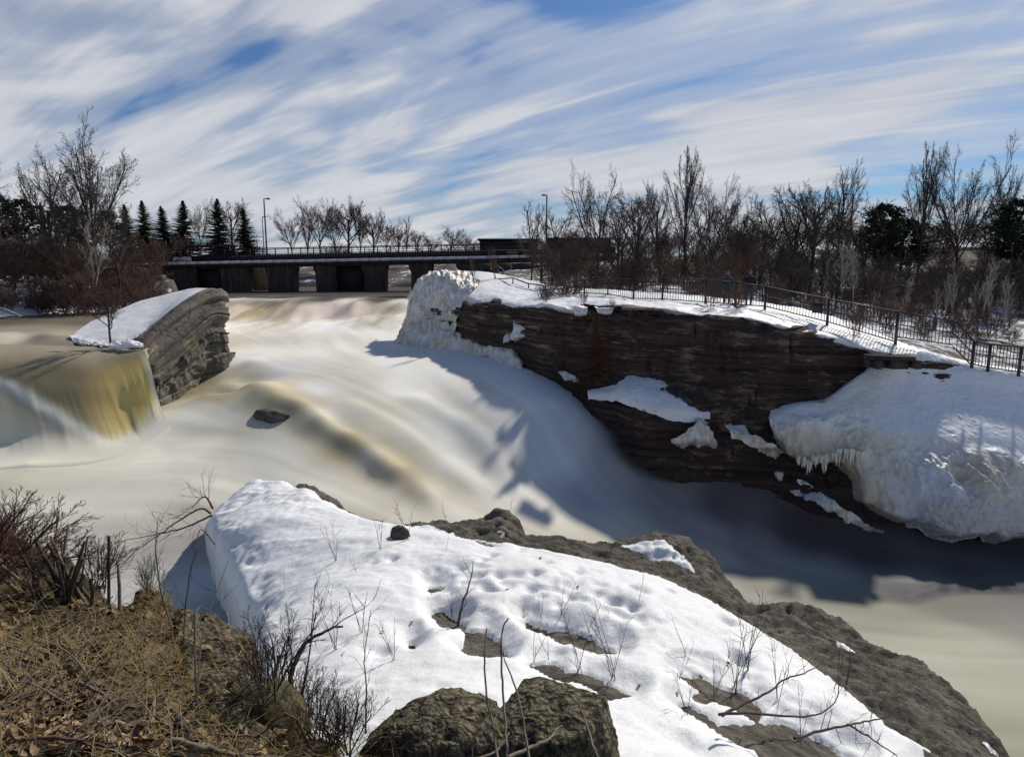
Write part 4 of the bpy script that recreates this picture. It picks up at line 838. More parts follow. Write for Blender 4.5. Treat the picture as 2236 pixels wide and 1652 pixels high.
mi = ((rm[Fk[:, 0]] > 0.5) | steepv[Fk[:, 0]]).astype(np.int32); me.polygons.foreach_set('material_index', mi)
near_bank = tag(link('near_bank', me), kind='structure')
def bank_z(x, y):
    i = int(np.clip((x-bx[0])/bres, 0, BX.shape[1]-1)); j = int(np.clip((y-by[0])/bres, 0, BX.shape[0]-1)); return float(BZ[j, i])
def on_bank(u, v):
    z0 = -2.3
    for _ in range(15):
        q = PZ(u, v, z0); z0 = 0.5*z0+0.5*max(min(bank_z(q[0], q[1]), -1.2), -3.2)
    q = PZ(u, v, z0); return np.array([q[0], q[1], bank_z(q[0], q[1])])

q = PZ(985, 1655, -2.55); tag(rockball('boulder', (q[0]-0.02, q[1]+0.08, -2.71), (0.50, 0.40, 0.42), M['mossrock'], 5, 0.14, 5, blocky=0.35, fine=0.09, rotz=.2), 'rounded mossy crumbly boulder at the bottom edge, left of the squarer one', 'boulder')
q = PZ(1205, 1655, -2.55); tag(rockball('boulder', (q[0]+0.03, q[1]+0.10, -2.68), (0.47, 0.42, 0.48), M['mossrock'], 9, 0.12, 5, blocky=0.7, fine=0.09, rotz=.5), 'square-topped mossy crumbly boulder at the bottom edge with bare stems before it', 'boulder')
q = on_snow(873, 1175); tag(rockball('rock', (q[0], q[1]+.1, q[2]+.08), (0.24, 0.24, 0.27), M['ledge'], 4, 0.2, 4, blocky=0.8), 'small upright brown rock sticking out of the snow beside thin stems', 'rock')
q = on_bank(560, 1545); tag(rockball('rock', (q[0], q[1]+.05, q[2]-.12), (0.27, 0.24, 0.22), M['moss'], 3, 0.15, 5, blocky=0.3), 'low rounded moss-green rock in the dead grass of the bank', 'rock')

# ---------------------------------------------------------------- bridge
BY0 = 80.0
def bz(u, off=0.0):                                   # height of the bridge's pavement edge, which climbs to the right
    v = 577+(u-300)*(560-577)/(1170-300); return PY(u, v, BY0)[2]+off
def bxx(u): return PY(u, 575, BY0)[0]
br = empty('bridge', (bxx(700), BY0, -2.9), 'long low concrete road bridge over the river with dark railings and thick piers', 'bridge')
px = lambda n: n*BY0/FPX
def bput(name, VF, mt, **kw):
    o = link(name, mesh(name, *VF, smooth=False), mt); put(o, br); return o
ul, ur = 215, 1350
bput('deck', obox((bxx(ul), BY0+2.6, bz(ul)-0.25), (bxx(ur), BY0+2.6, bz(ur)-0.25), 5.2, 0.30), M['concrete'])
bput('girder', obox((bxx(ul), BY0+2.4, bz(ul)-0.52), (bxx(ur), BY0+2.4, bz(ur)-0.52), 4.0, 0.24), M['concrete'])
# snow along the kerb, in blocks with gaps at the joints
ue = 218
while ue < 1330:
    un = ue+23.5; bput('snow_strip', obox((bxx(ue)+.04, BY0+.12, bz(ue)+0.03), (bxx(un)-.04, BY0+.12, bz(un)+0.03), 0.6, 0.32), M['snow']); ue = un
# railing
def rail(u0, u1, h0, th, name='rail', dy=0.6): bput(name, obox((bxx(u0), BY0+dy, bz(u0)+h0), (bxx(u1), BY0+dy, bz(u1)+h0), th, th), M['dsteel'])
rail(225, 1047, px(29), .10, 'top_rail'); rail(225, 1047, px(21.5), .06); rail(225, 1047, px(17.5), .08)
bput('parapet', obox((bxx(225), BY0+.75, bz(225)+px(9.5)), (bxx(1345), BY0+.75, bz(1345)+px(9.5)), .12, px(13)), M['dsteel'])
uu = 235
pm = mesh('post', *box(0, 0, px(14.5), .10, .10, px(29)), smooth=False); pm.materials.append(M['dsteel'])
while uu < 1047:
    o = link('post', pm, loc=(bxx(uu), BY0+.58, bz(uu))); put(o, br); uu += 28
bm_ = mesh('baluster', *box(0, 0, px(8), .035, .035, px(14)), smooth=False); bm_.materials.append(M['galv'])
for uu in np.arange(505, 1047, 5.6):
    o = link('baluster', bm_, loc=(bxx(uu), BY0+.52, bz(uu))); put(o, br)
# far railing
bput('far_rail', obox((bxx(225), BY0+5.0, bz(225)+px(29)), (bxx(1047), BY0+5.0, bz(1047)+px(29)), .10, .10), M['dsteel'])
# piers with a corbelled upstream shoulder
def pier(u0, u1, lean=0):
    x0, x1 = bxx(u0), bxx(u1); zt = bz((u0+u1)/2)-0.63; zb = -3.6; w = x1-x0; y0, y1 = BY0+0.4, BY0+2.6
    c = 0.28
    prof = [(x0-c, zt), (x0-c, zt-.25), (x0, zt-.95), (x0+lean, zb), (x1+0.02, zb), (x1, zt-.9), (x1+c*.5, zt-.3), (x1+c*.5, zt)]
    V = np.array([(x, y, z) for y in (y0, y1) for x, z in prof]); n = len(prof)
    F = [list(range(n)), list(range(2*n-1, n-1, -1))]+[[i, i+n, (i+1) % n+n, (i+1) % n] for i in range(n)]
    o = link('pier', mesh('pier', V, F, smooth=False), M['concrete']); put(o, br)
    for xx in np.linspace(x0+.35, x1-.35, 3):         # cast ribs and recesses of the formwork
        r = link('pier_rib', mesh('pier_rib', *box(xx, y0-.04, (zt-1+zb)/2, .22, .10, (zt-1-zb)), smooth=False), M['concrete'], parent=o)
for a, b_ in ((368,420),(478,532),(580,636),(686,728),(792,838),(896,940),(1000,1030)): pier(a, b_)
bput('abutment', box((bxx(215)+bxx(368))/2, BY0+2.5, -1.6, bxx(368)-bxx(215), 4, 4.0), M['concrete'])
for a, b_, yy_ in ((421,477,1.4),(729,791,1.5)):
    bput('sluice_gate', box((bxx(a)+bxx(b_))/2, BY0+yy_, -1.4, bxx(b_)-bxx(a), .3, 3.6), M['dsteel'])
# gate frame on the deck and the two gate houses
fr = empty('portal_frame', (bxx(447), BY0+1.5, bz(447)), 'black steel portal frame standing on the left part of the bridge', 'frame')
for nm, vf in (('frame_post', obox((bxx(397), BY0+1.5, bz(397)), (bxx(397), BY0+1.5, bz(397)+px(38)), .22, .22)), ('frame_post', obox((bxx(503), BY0+1.5, bz(503)), (bxx(503), BY0+1.5, bz(503)+px(36)), .22, .22)), ('crossbeam', obox((bxx(395), BY0+1.5, bz(395)+px(37)), (bxx(506), BY0+1.5, bz(506)+px(36.5)), .3, .28))):
    put(link(nm, mesh(nm, *vf, smooth=False), M['dsteel']), fr)
def house(u0, u1, vt, lab):
    e = empty('gate_house', (bxx((u0+u1)/2), BY0+2.5, bz((u0+u1)/2)), lab, 'shed'); x0, x1 = bxx(u0), bxx(u1); zb = bz(u0)-.2; zt = PY(u0, vt, BY0)[2]; h = zt-zb
    P_ = lambda nm, vf, mt: put(link(nm, mesh(nm, *vf, smooth=False), mt), e)
    P_('wall', box((x0+x1)/2, BY0+2.6, zb+h/2, x1-x0, 3.6, h-.16), M['dsteel'])
    P_('roof', box((x0+x1)/2, BY0+2.5, zt, x1-x0+.5, 4.4, .16), M['dsteel'])
    n = int((x1-x0)/1.1)
    for i in range(n+1): P_('wall_post', box(x0+.08+(x1-x0-.16)*i/n, BY0+.74, zb+h/2, .10, .12, h-.2), M['steel'])
    P_('eave_beam', box((x0+x1)/2, BY0+.66, zt-.42, x1-x0-.2, .10, .18), M['steel'])
    P_('sill_beam', box((x0+x1)/2, BY0+.66, zb+h*.42, x1-x0-.2, .12, .10), M['steel'])
    return e, P_, zb, h
e, P_, zb, h = house(1047, 1174, 522, 'low dark metal gate house on the bridge with a pale bar on its front')
P_('pale_bar', box(bxx(1119), BY0+.56, zb+h*.35, px(24), .08, .10), M['conclit']); P_('hatch', box(bxx(1119), BY0+.58, zb+h*.18, px(24), .06, .42), M['galv'])
house(1201, 1336, 520, 'second dark metal gate house further right behind bare trees')
# banner tied to the railing
bn = empty('banner', (bxx(397), BY0+.1, bz(397)+.4), 'white birthday banner with faded lettering tied low on the bridge railing', 'banner')
x0, x1 = bxx(378), bxx(417); zb = bz(397)+px(1.0); zt = bz(397)+px(13)
gxn = np.linspace(x0, x1, 20); Vb = np.array([(x, BY0+.12+.03*math.sin(i*1.1), z+.03*math.sin(i*.6)+(x-x0)*.03) for z in (zb, (zb+zt)/2, zt) for i, x in enumerate(gxn)])
Vb2 = Vb+[0, .012, 0]; Fb = gridfaces(3, 20)
put(link('cloth', mesh('cloth', *join([(Vb, Fb), (Vb2, Fb[:, ::-1])])), M['white']), bn)
def text(s, x, y, z, size, w, mt, nm, par, rz=0):
    cu = bpy.data.curves.new(nm, 'FONT'); cu.body = s; cu.size = size; cu.extrude = 0.004; cu.align_x = 'CENTER'; cu.offset = size*.02
    o = bpy.data.objects.new(nm, cu); me = bpy.data.meshes.new_from_object(o); bpy.data.objects.remove(o)
    c = np.zeros(len(me.vertices)*3); me.vertices.foreach_get('co', c); c = c.reshape(-1, 3); k = w/(c[:, 0].max()-c[:, 0].min())
    for v in me.vertices: v.co = (x+v.co[0]*k, y-v.co[2], z+v.co[1])
    put(link(nm, me, mt), par)
text('HAPPY BIRTHDAY', (x0+x1)/2, BY0+.06, zb+.08, 0.36, (x1-x0)*.92, M['ink'], 'lettering', bn)

# walls around the bridge
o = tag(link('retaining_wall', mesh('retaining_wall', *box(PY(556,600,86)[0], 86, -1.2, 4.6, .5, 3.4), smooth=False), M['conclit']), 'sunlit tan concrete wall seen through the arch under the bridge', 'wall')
wl = empty('river_wall', PY(1100, 600, 72), 'grey concrete river wall between the bridge end and the snowy path', 'wall')
for i, (a, b_) in enumerate(((1028,1072),(1072,1116),(1116,1164))):
    p0 = PY(a, 586, 72); p1 = PY(b_, 586, 72); put(link('wall_panel', mesh('wall_panel', *box((p0[0]+p1[0])/2, 72, -0.15, p1[0]-p0[0]-.05, .4, 1.25), smooth=False), M['concrete']), wl)
# bedrock showing at the crest under the bridge
for u, v, Y, r, lb in ((525+45,640,66,(2.2,1,.30),'low dark shelf of rock in the river left of centre under the bridge'), (700,638,68,(2.6,1,.35),'low dark shelf of rock below the middle pier'), (860,640,66,(2.4,1.0,.4),'low dark shelf of rock beside the frozen curtain')):
    q = PY(u, v, Y); tag(rockball('rock', (q[0], Y, -3.0), r, M['cliff'], int(u), 0.3, 4, blocky=.5), lb, 'rock')

# street lamps
def lamp(u, vb, vt, Y, arm, lab, r=.075):
    b0 = np.array(PY(u, vb, Y)); t0 = np.array(PY(u, vt, Y)); t0[0] = b0[0]; H_ = t0[2]-b0[2]
    e = empty('street_lamp', tuple(b0), lab, 'street lamp', 'street lamps by the bridge')
    T = Tubes(); T.add(np.linspace(b0, t0, 5), np.linspace(r*1.5, r, 5), 8); put(link('pole', T.mesh('pole'), M['galv']), e)
    T = Tubes(); T.add([t0-[0, 0, .05], t0+[arm*.3, 0, .02], t0+[arm, 0, .04]], r*.6, 6); put(link('arm', T.mesh('arm'), M['galv']), e)
    V, F = icoball(2); put(link('lamp_head', mesh('lamp_head', V*[.30, .15, .11]+t0+[arm+np.sign(arm)*.2, 0, 0], F), M['galv']), e)
lamp(583, 556, 434, 82, .28, 'tallest street lamp, on the bridge left of the tree row')
lamp(577, 552, 473, 110, .2, 'small distant lamp just left of the tall one', .06)
lamp(1193, 560, 426, 80, -.15, 'street lamp standing between the two gate houses')
lamp(1853, 560, 424, 74, -.62, 'street lamp on the right with its arm to the left, among bare trees', .09)

# ---------------------------------------------------------------- fence along the cliff path
posts = [(1020,603,617,46),(1046,604,620,45.5),(1068,606,624,45),(1089,609,628,44),(1120,607,637,42.5),(1154,619,645,40.5),(1191,624,645,39.5),(1230,620,643,38),(1276,611,643,36.3),(1327,609,645,35.2),(1383,608,655,34.1),(1446,606,656,33.2),(1540,611,663,32.2),(1605,616,668,31.6),(1670,626,672,31),(1806,653,706,29.3),(1955,681,750,27.8),(2077,701,785,27.2),(2122,746,798,27.0),(2157,751,806,27.0),(2224,758,816,27.0),(2320,768,828,27.0),(2420,780,840,27.0)]
fe = empty('path_fence', PY(1806, 706, 29.3), 'dark steel railing with thin balusters running along the snowy cliff path', 'fence')
fa_ = [(np.array(PY(u, vb, Y)), np.array(PY(u, vt, Y))) for u, vt, vb, Y in posts]
for (b0, t0) in fa_:
    t0[0] = b0[0]
def fput(nm, VF, mt=M['steel']): o = link(nm, mesh(nm, *VF, smooth=False), mt); put(o, fe); return o
for i, (b0, t0) in enumerate(fa_):
    if i == 17: continue
    w = .09 if i > 9 else .07; fput('post', obox(b0-[0, 0, .1], t0, w, w))
for i in range(len(fa_)-1):
    b0, t0 = fa_[i]; b1, t1 = fa_[i+1]
    h0, h1 = t0[2]-b0[2], t1[2]-b1[2]
    if i in (16, 17):       # the bottom rail keeps its distance from the hand rail where the ground falls away
        g0 = 1.0 if i == 16 else .95; B0 = t0-[0, 0, min(h0*.85, 1.0)]; B1 = t1-[0, 0, .95]
    else: B0, B1 = b0+[0, 0, .08], b1+[0, 0, .08]
    fput('hand_rail', obox(t0, t1, .085, .06)); fput('bottom_rail', obox(B0, B1, .05, .045))
    fput('middle_rail', obox((t0+B0)/2, (t1+B1)/2, .05, .045))
    if i >= 8:
        n = max(1, int(np.linalg.norm((t1-t0)[:2])/.125))
        for k in range(1, n):
            f = k/n; a = B0*(1-f)+B1*f; c = t0*(1-f)+t1*f
            if i < 14 and k % 1: continue
            zc = (c[2]-a[2]); o = bpy.data.objects.new('baluster', None)
            bpy.data.objects.remove(o)
            if 'bal_me' not in globals():
                bal_me = mesh('baluster', *box(0, 0, .5, .022, .022, 1.0), smooth=False); bal_me.materials.append(M['steel'])
            o = link('baluster', bal_me, loc=tuple(a)); o.scale = (1, 1, zc); put(o, fe)
# box on the fence
q = np.array(PY(1783, 672, 29.4)); nb = empty('notice_box', tuple(q), 'small dark square box fixed to the middle of the path fence', 'box')
put(link('case', mesh('case', *box(q[0], q[1]-.08, q[2], .40, .12, .42), smooth=False), M['steel']), nb); put(link('lid', mesh('lid', *box(q[0], q[1]-.15, q[2]+.17, .42, .03, .07), smooth=False), M['dsteel']), nb)
# steps rail on the far left of the path
st = empty('stair_railing', PY(1100, 610, 47), 'short sloping railing of the steps beside the far end of the path', 'railing')
sp2 = [(1085,579,600,49),(1097,588,611,48),(1108,600,622,47),(1122,612,633,46)]
sq = [(np.array(PY(u, vb, Y)), np.array(PY(u, vt, Y))) for u, vt, vb, Y in sp2]
for b0, t0 in sq: put(link('post', mesh('post', *obox(b0-[0, 0, .1], t0, .07, .07), smooth=False), M['steel']), st)
for (b0, t0), (b1, t1) in zip(sq[:-1], sq[1:]):
    for k in (1.0, .5, .1): put(link('rail', mesh('rail', *obox(b0+(t0-b0)*k, b1+(t1-b1)*k, .06, .06), smooth=False), M['steel']), st)
# plank seat ledge and concrete ledge on the cliff edge
pl = empty('plank_ledge', PY(1390, 678, 30), 'rust-brown plank ledge jutting out just under the cliff edge', 'plank')
a = PY(1354, 672, 30.2); c = PY(1424, 672, 30.0); put(link('plank', mesh('plank', *obox((a[0], 29.7, a[2]), (c[0], 29.4, c[2]), .7, .09), smooth=False), M['rustplank']), pl)
for f in (.25, .75): put(link('bracket', mesh('bracket', *box(a[0]*(1-f)+c[0]*f, 29.65, a[2]-.16, .12, .4, .22), smooth=False), M['concrete']), pl)
cl_ = empty('concrete_ledge', PY(1950, 780, 26.6), 'dark concrete lintel on blocks under the downstream end of the cliff snow', 'ledge')
a = PY(1880, 776, 26.7); c = PY(1992, 778, 26.4)
put(link('lintel', mesh('lintel', *obox((a[0], 26.3, a[2]), (c[0]-.25, 26.05, c[2]), .9, .14), smooth=False), M['cliff']), cl_)
for f in (.12, .5, .93): put(link('block', mesh('block', *box(a[0]*(1-f)+c[0]*f, 25.95, a[2]-.24, .42 if f == .5 else .22, .5, .32), smooth=False), M['concrete']), cl_)
put(link('slab', mesh('slab', *obox((a[0], 26.4, a[2]-.2), (c[0]-.3, 26.2, c[2]-.25), .4, .4), smooth=False), M['concrete']), cl_)

# ---------------------------------------------------------------- bare trees
def grow(T0, T1, p, d, L, r, lev, P, rg):
    n = 7 if lev == 0 else (6 if lev == 1 else (4 if lev < P['max'] else 3))
    pts = [p]; dd = d.copy(); st_ = L/(n-1)
    for i in range(n-1):
        dd = dd + rg.normal(0, P['wig'][min(lev, 4)], 3) + np.array([0, 0, P['up'][min(lev, 4)]]); dd /= np.linalg.norm(dd)
        pts.append(pts[-1]+dd*st_)
    pts = np.array(pts); rad = np.linspace(r, max(r*(.5 if lev else .62), P['rmin']), n)
    (T0 if lev == 0 else T1).add(pts, rad, 7 if lev == 0 else (5 if lev == 1 else 3))
    if lev >= P['max']: return
    m = P['n'][lev]; m = max(2, int(m+rg.integers(-1, 2)))
    for k in range(m):
        t = P['t0'][min(lev, 4)]+(1-P['t0'][min(lev, 4)])*(k+rg.random()*.8)/m; t = min(t, .99)
        i = min(int(t*(n-1)), n-2); f = t*(n-1)-i; q = pts[i]*(1-f)+pts[i+1]*f; ax = pts[i+1]-pts[i]; ax /= np.linalg.norm(ax)
        az = rg.random()*6.283 if lev else k*2.4+rg.random()*.6
        s1 = np.cross(ax, [0.3, 1, 0.1]); s1 /= np.linalg.norm(s1); s2 = np.cross(ax, s1); side = math.cos(az)*s1+math.sin(az)*s2
        an = P['ang'][min(lev, 4)]*(1+rg.normal(0, .2)); cd = ax*math.cos(an)+side*math.sin(an)
        Lc = L*P['lr'][min(lev, 4)]*(1-.45*(t-P['t0'][min(lev, 4)])/(1.001-P['t0'][min(lev, 4)]))*(.8+.4*rg.random())
        grow(T0, T1, q, cd/np.linalg.norm(cd), Lc, max(rad[i]*P['rr'], P['rmin']), lev+1, P, rg)
def proto(seed, **P):
    rg = np.random.default_rng(seed); T0, T1 = Tubes(), Tubes()
    for k in range(P.get('stems', 1)):
        an = P.get('splay', 0)*(rg.random()**.7 if P.get('stems', 1) > 1 else 0); az = rg.random()*6.28
        grow(T0, T1, np.array([rg.normal(0, .04), rg.normal(0, .04), 0])*P.get('stems', 1)*.5, np.array([math.sin(an)*math.cos(az), math.sin(an)*math.sin(az), math.cos(an)]), P['L'], P['r'], 0, P, rg)
    V = np.concatenate([np.concatenate(T0.V), np.concatenate(T1.V)]); h = V[:, 2].max()
    for T in (T0, T1): T.V = [v/h for v in T.V]
    return T0.mesh('trunk'), T1.mesh('crown'), h
VASE = dict(L=3.6, r=.15, rmin=.0075, max=4, n=[9, 9, 7, 6], t0=[.55, .2, .15, .1, .1], ang=[.62, .55, .6, .7, .7], lr=[1.75, .45, .45, .50, .5], rr=.55, wig=[.03, .05, .08, .11, .13], up=[.02, .05, .03, .02, .02])
FAN = dict(L=3.4, r=.13, rmin=.0075, max=4, n=[13, 9, 7, 5], t0=[.42, .2, .15, .1, .1], ang=[.60, .5, .6, .7, .7], lr=[1.65, .42, .45, .50, .5], rr=.50, wig=[.03, .05, .08, .11, .13], up=[.02, .045, .03, .02, .02])
BRUSH = dict(L=3.4, r=.10, rmin=.016, max=2, n=[13, 9], t0=[.12, .12], ang=[.75, .65], lr=[.75, .55], rr=.4, wig=[.08, .12, .13], up=[.04, .06, .03])
ROUND = dict(L=4.0, r=.14, rmin=.0065, max=4, n=[10, 8, 6, 5], t0=[.35, .2, .15, .1, .1], ang=[.85, .6, .65, .7, .7], lr=[.85, .55, .5, .5, .5], rr=.5, wig=[.06, .09, .12, .14, .15], up=[.05, .07, .05, .03, .02])
TALL = dict(L=7.0, r=.13, rmin=.007, max=4, n=[17, 8, 6, 4], t0=[.22, .2, .15, .1, .1], ang=[.55, .45, .5, .6, .7], lr=[.60, .45, .5, .5, .5], rr=.48, wig=[.035, .05, .08, .12, .15], up=[.02, .08, .06, .05, .02])
TWIST = dict(L=4.6, r=.15, rmin=.0065, max=4, n=[9, 8, 6, 5], t0=[.30, .25, .15, .1, .1], ang=[.75, .65, .7, .7, .7], lr=[1.05, .48, .5, .5, .5], rr=.55, wig=[.07, .09, .11, .13, .14], up=[.05, .05, .05, .04, .02])
SLIM = dict(L=6.0, r=.07, rmin=.009, max=3, n=[14, 5, 4], t0=[.25, .2, .15, .1], ang=[.55, .5, .6, .7], lr=[.30, .5, .5, .5], rr=.5, wig=[.05, .06, .08, .1], up=[.02, .08, .06, .05], stems=2, splay=.22)
BUSH = dict(L=1.4, r=.019, rmin=.0035, max=3, n=[6, 5, 4], t0=[.2, .2, .15, .1], ang=[.5, .55, .6, .7], lr=[.6, .5, .5, .5], rr=.6, wig=[.09, .1, .12, .12], up=[.02, .04, .03, .03], stems=9, splay=.75)
PR = {}
for k, (nm, P) in enumerate((('vase', VASE), ('vase2', VASE), ('round', ROUND), ('round2', ROUND), ('tall', TALL), ('tall2', TALL), ('twist', TWIST), ('twist2', TWIST), ('slim', SLIM), ('bush', BUSH), ('bush2', BUSH), ('fan', FAN), ('brush', BRUSH), ('brush2', BRUSH))):
    PR[nm] = proto(100+k*7, **P)
mats_done = {}
def with_mat(me, mt):
    k = (me.name, mt.name)
    if k not in mats_done:
        m2 = me if not me.materials else me.copy()
        m2.materials.clear(); m2.materials.append(mt); mats_done[k] = m2
    return mats_done[k]
keep_me = {k: (v[0], v[1]) for k, v in PR.items()}
def plant(kind, base, H, mt, label, name='bare_tree', cat='tree', group=None, wide=1.0, rz=None, lean=(0, 0), parts=('trunk', 'crown')):
    e = empty(name, tuple(base), label, cat, group); e.scale = (H*wide, H*wide, H)
    e.rotation_euler = (lean[0], lean[1], random.random()*6.28 if rz is None else rz)
    for me, nm in zip(keep_me[kind], parts):
        o = bpy.data.objects.new(nm, with_mat(me, mt)); COL.objects.link(o); o.parent = e
    return e
def tree(kind, u, vb, vt, Y, label, mt=None, group=None, **kw):
    b0 = PY(u, vb, Y); t0 = PY(u, vt, Y); return plant(kind, (b0[0], b0[1], b0[2]-.1), t0[2]-b0[2]+.1, mt or M['bark'], label, group=group, **kw)
# conifers
def spruce_proto(seed, pine=False):
    rg = np.random.default_rng(seed); T = Tubes(); T.add([(0, 0, 0), (0, 0, .5), (0, 0, .98)], [.016, .010, .002], 6); Vs = []; 
    nb_ = 420 if not pine else 300
    for i in range(nb_):
        h = (i+rg.random())/nb_; z = .05+.94*h if not pine else .38+.6*h
        R_ = (.235*(1-h)**.95+.004) if not pine else .20*math.sqrt(max(0.02, 1-((h-.45)/.56)**2))*(.6+.6*rg.random())
        R_ *= (.55+.70*rg.random()**.8)*(1+.15*math.sin(z*31)); az = rg.random()*6.283; dr = -.35+.55*h if not pine else .25
        n = 7 if not pine else 5
        for k in range(n):
            f = (k+.5)/n if not pine else .55+.45*(k+.5)/n; c = np.array([math.cos(az)*R_*f, math.sin(az)*R_*f, z+dr*R_*f+(.02*f*f if not pine else rg.normal(0, .012))])
            for s_ in range(3 if not pine else 5):
                a = rg.random()*6.283; l = (.018+.020*(1-f))*((.30+.80*(1-h)) if not pine else 1.0); dv = np.array([math.cos(az+rg.normal(0, .9)), math.sin(az+rg.normal(0, .9)), rg.normal(-.25, .3) if not pine else rg.normal(.3, .5)]); dv /= np.linalg.norm(dv)
                w = np.cross(dv, rg.normal(0, 1, 3)); w /= np.linalg.norm(w)+1e-9; w *= l*.30
                Vs.append([c-w, c+w, c+dv*l*1.5])
    V = np.array(Vs).reshape(-1, 3); F = np.arange(len(V)).reshape(-1, 3)
    return T.mesh('trunk'), mesh('crown', V, F, smooth=False)
keep_me['spruce'] = spruce_proto(5); keep_me['spruce2'] = spruce_proto(6); keep_me['pine'] = spruce_proto(8, True); keep_me['pine2'] = spruce_proto(9, True)
def conifer(kind, u, vb, vt, Y, label, mt=None, wide=1.0, **kw):
    b0 = PY(u, vb, Y); t0 = PY(u, vt, Y); H_ = t0[2]-b0[2]; e = empty('spruce_tree' if 'spruce' in kind else 'pine_tree', tuple(b0), label, 'tree', kw.get('group')); wj = wide*random.uniform(.85, 1.25); e.scale = (H_*wj, H_*wj*random.uniform(.85, 1.1), H_); e.rotation_euler = (random.gauss(0, .02), random.gauss(0, .025), random.random()*6)
    for me, nm, mm in zip(keep_me[kind], ('trunk', 'crown'), (M['bark'], mt or M['needles'])):
        o = bpy.data.objects.new(nm, with_mat(me, mm)); COL.objects.link(o); o.parent = e
# left side
tree('fan', 218, 622, 244, 52, 'tallest bare tree on the left bank, wide fan crown against the clouds', wide=.82, rz=2.2)
tree('vase2', 262, 640, 400, 50, 'bare tree leaning just right of the tallest left tree', wide=.8, rz=2)
tree('twist', 128, 640, 352, 50, 'crooked bare tree left of the tallest tree with low forked trunk', wide=.75, rz=.5)
tree('twist2', -60, 650, 300, 40, 'bare tree cut off by the left edge with one limb reaching in', wide=1.0, rz=2.2)
tree('tall', 172, 640, 420, 54, 'slender bare tree between the crooked tree and the tallest tree', wide=.9)
tree('slim', 205, 650, 470, 47, 'thin pale-stemmed tree in front of the left thicket', M['birch'])
for u, vt, k, lb in ((8,420,'pine','dark pine at the far left edge of the evergreens'),(62,430,'pine2','second dark pine from the left edge'),(105,436,'spruce','spruce behind the crooked bare tree'),(150,442,'pine','dark pine left of the tallest bare tree'),(190,445,'spruce2','dark spruce right behind the tallest bare trunk'),(245,455,'pine2','dark pine right of the tallest bare trunk')):
    conifer(k, u, 585, vt+6, 66, lb, wide=1.15, group='dark evergreens on the left bank')
conifer('spruce', 284, 575, 447, 88, 'dull spruce left of the olive one', wide=1.5, group='spruces left of the bridge lamp', mt=M['needles'])
conifer('spruce2', 324, 580, 438, 88, 'olive-yellow spruce, lighter than its neighbours', M['needles2'], 1.7, group='spruces left of the bridge lamp')
conifer('spruce', 364, 570, 450, 92, 'small slim dark spruce, left of a taller pair mate', wide=1.5, group='spruces left of the bridge lamp')
conifer('spruce2', 400, 575, 437, 92, 'dark pointed spruce right beside the small slim one', wide=1.5, group='spruces left of the bridge lamp')
conifer('spruce', 480, 575, 434, 95, 'broad purple-dark spruce behind the bridge portal frame', wide=1.7, group='spruces left of the bridge lamp')
conifer('spruce2', 542, 575, 454, 95, 'spruce nearest the tall bridge lamp', wide=1.5, group='spruces left of the bridge lamp')
tree('vase', 440, 570, 424, 105, 'pale bare tree standing between the spruces', M['bark2'], wide=.55)
tree('round', 510, 572, 428, 105, 'bare tree behind and between the two right spruces', M['bark2'], wide=.8)
tree('round2', 395, 578, 505, 84, 'small bushy bare tree behind the left bridge railing', M['bark2'], wide=.9)
# centre row
for i, (u, vt, k, w) in enumerate(((640,446,'vase',.8),(672,440,'tall',.85),(700,420,'vase2',.8),(735,424,'vase',.75),(762,432,'round',.85),(790,438,'tall2',.8),(815,452,'round2',.9),(845,470,'vase2',.8),(870,486,'round',1.0))):
    tree(k, u, 575, vt, 118, '%s bare tree from the left in the clump behind the middle of the bridge' % ('first','second','third','fourth','fifth','sixth','seventh','eighth','ninth')[i], M['bark2'], 'bare tree clump behind the bridge', wide=w)
tree('slim', 888, 575, 470, 118, 'single thin upright tree right of the bridge clump', M['bark2'], wide=.8)
for i, (u, vt, k) in enumerate(((915,502,'round'),(940,512,'round2'),(1015,514,'round'),(1040,520,'round2'))):
    tree(k, u, 570, vt, 125, 'low round bare tree on the skyline beside the gate houses', M['bark2'], 'low skyline trees', wide=1.2)
tree('round2', 985, 572, 490, 120, 'rounder taller bare tree amid the low skyline trees', M['bark2'], wide=1.1)
# right side, main crowns
RT = [(1160,612,432,58,'slim','thin sparse tree left of the middle street lamp',.9),(1215,620,450,56,'twist','small crooked tree right of the middle street lamp',.8),(1300,640,343,52,'twist2','tall knotty bare tree right of the gate houses',.62),(1385,640,400,52,'round','mid-height bare tree beside the knotty one',.8),
 (1350,650,430,48,'twist','low spreading bare tree in front of the second gate house',.9),(1440,640,388,54,'tall','narrow bare tree left of the tallest central tree',.7),(1492,650,312,50,'tall2','tallest narrow bare tree in the centre right',.66),(1545,650,352,50,'vase','bare tree right of the tallest central one with upswept limbs',.6),
 (1600,650,385,52,'vase2','bare tree with a wide even crown left of the gap',.65),(1655,650,430,54,'round2','lower bare tree at the gap in the skyline',.9),(1725,660,395,52,'twist','dark forked bare tree right of the gap',.7),(1765,660,380,50,'round','dense bare tree with heavy limbs right of the gap',.7),
 (1815,655,342,52,'tall','bare tree with tall twigs left of the right street lamp',.6),(1880,650,430,60,'round2','low bare tree beside the right street lamp',1.0),(1940,640,400,66,'vase2','bare tree half hidden left of the tall pair',.8),(1998,640,302,62,'tall2','left tree of the tall leafless pair on the right',.62),
 (2085,640,298,62,'vase','right tree of the tall leafless pair, broader crown',.66),(2165,640,355,64,'tall','bare tree right of the tall pair',.6),(2210,640,400,66,'round','bare tree near the right edge behind the pine',.8)]
for u, vb, vt, Y, k, lb, w in RT: tree(k, u, vb, vt, Y, lb, wide=w)
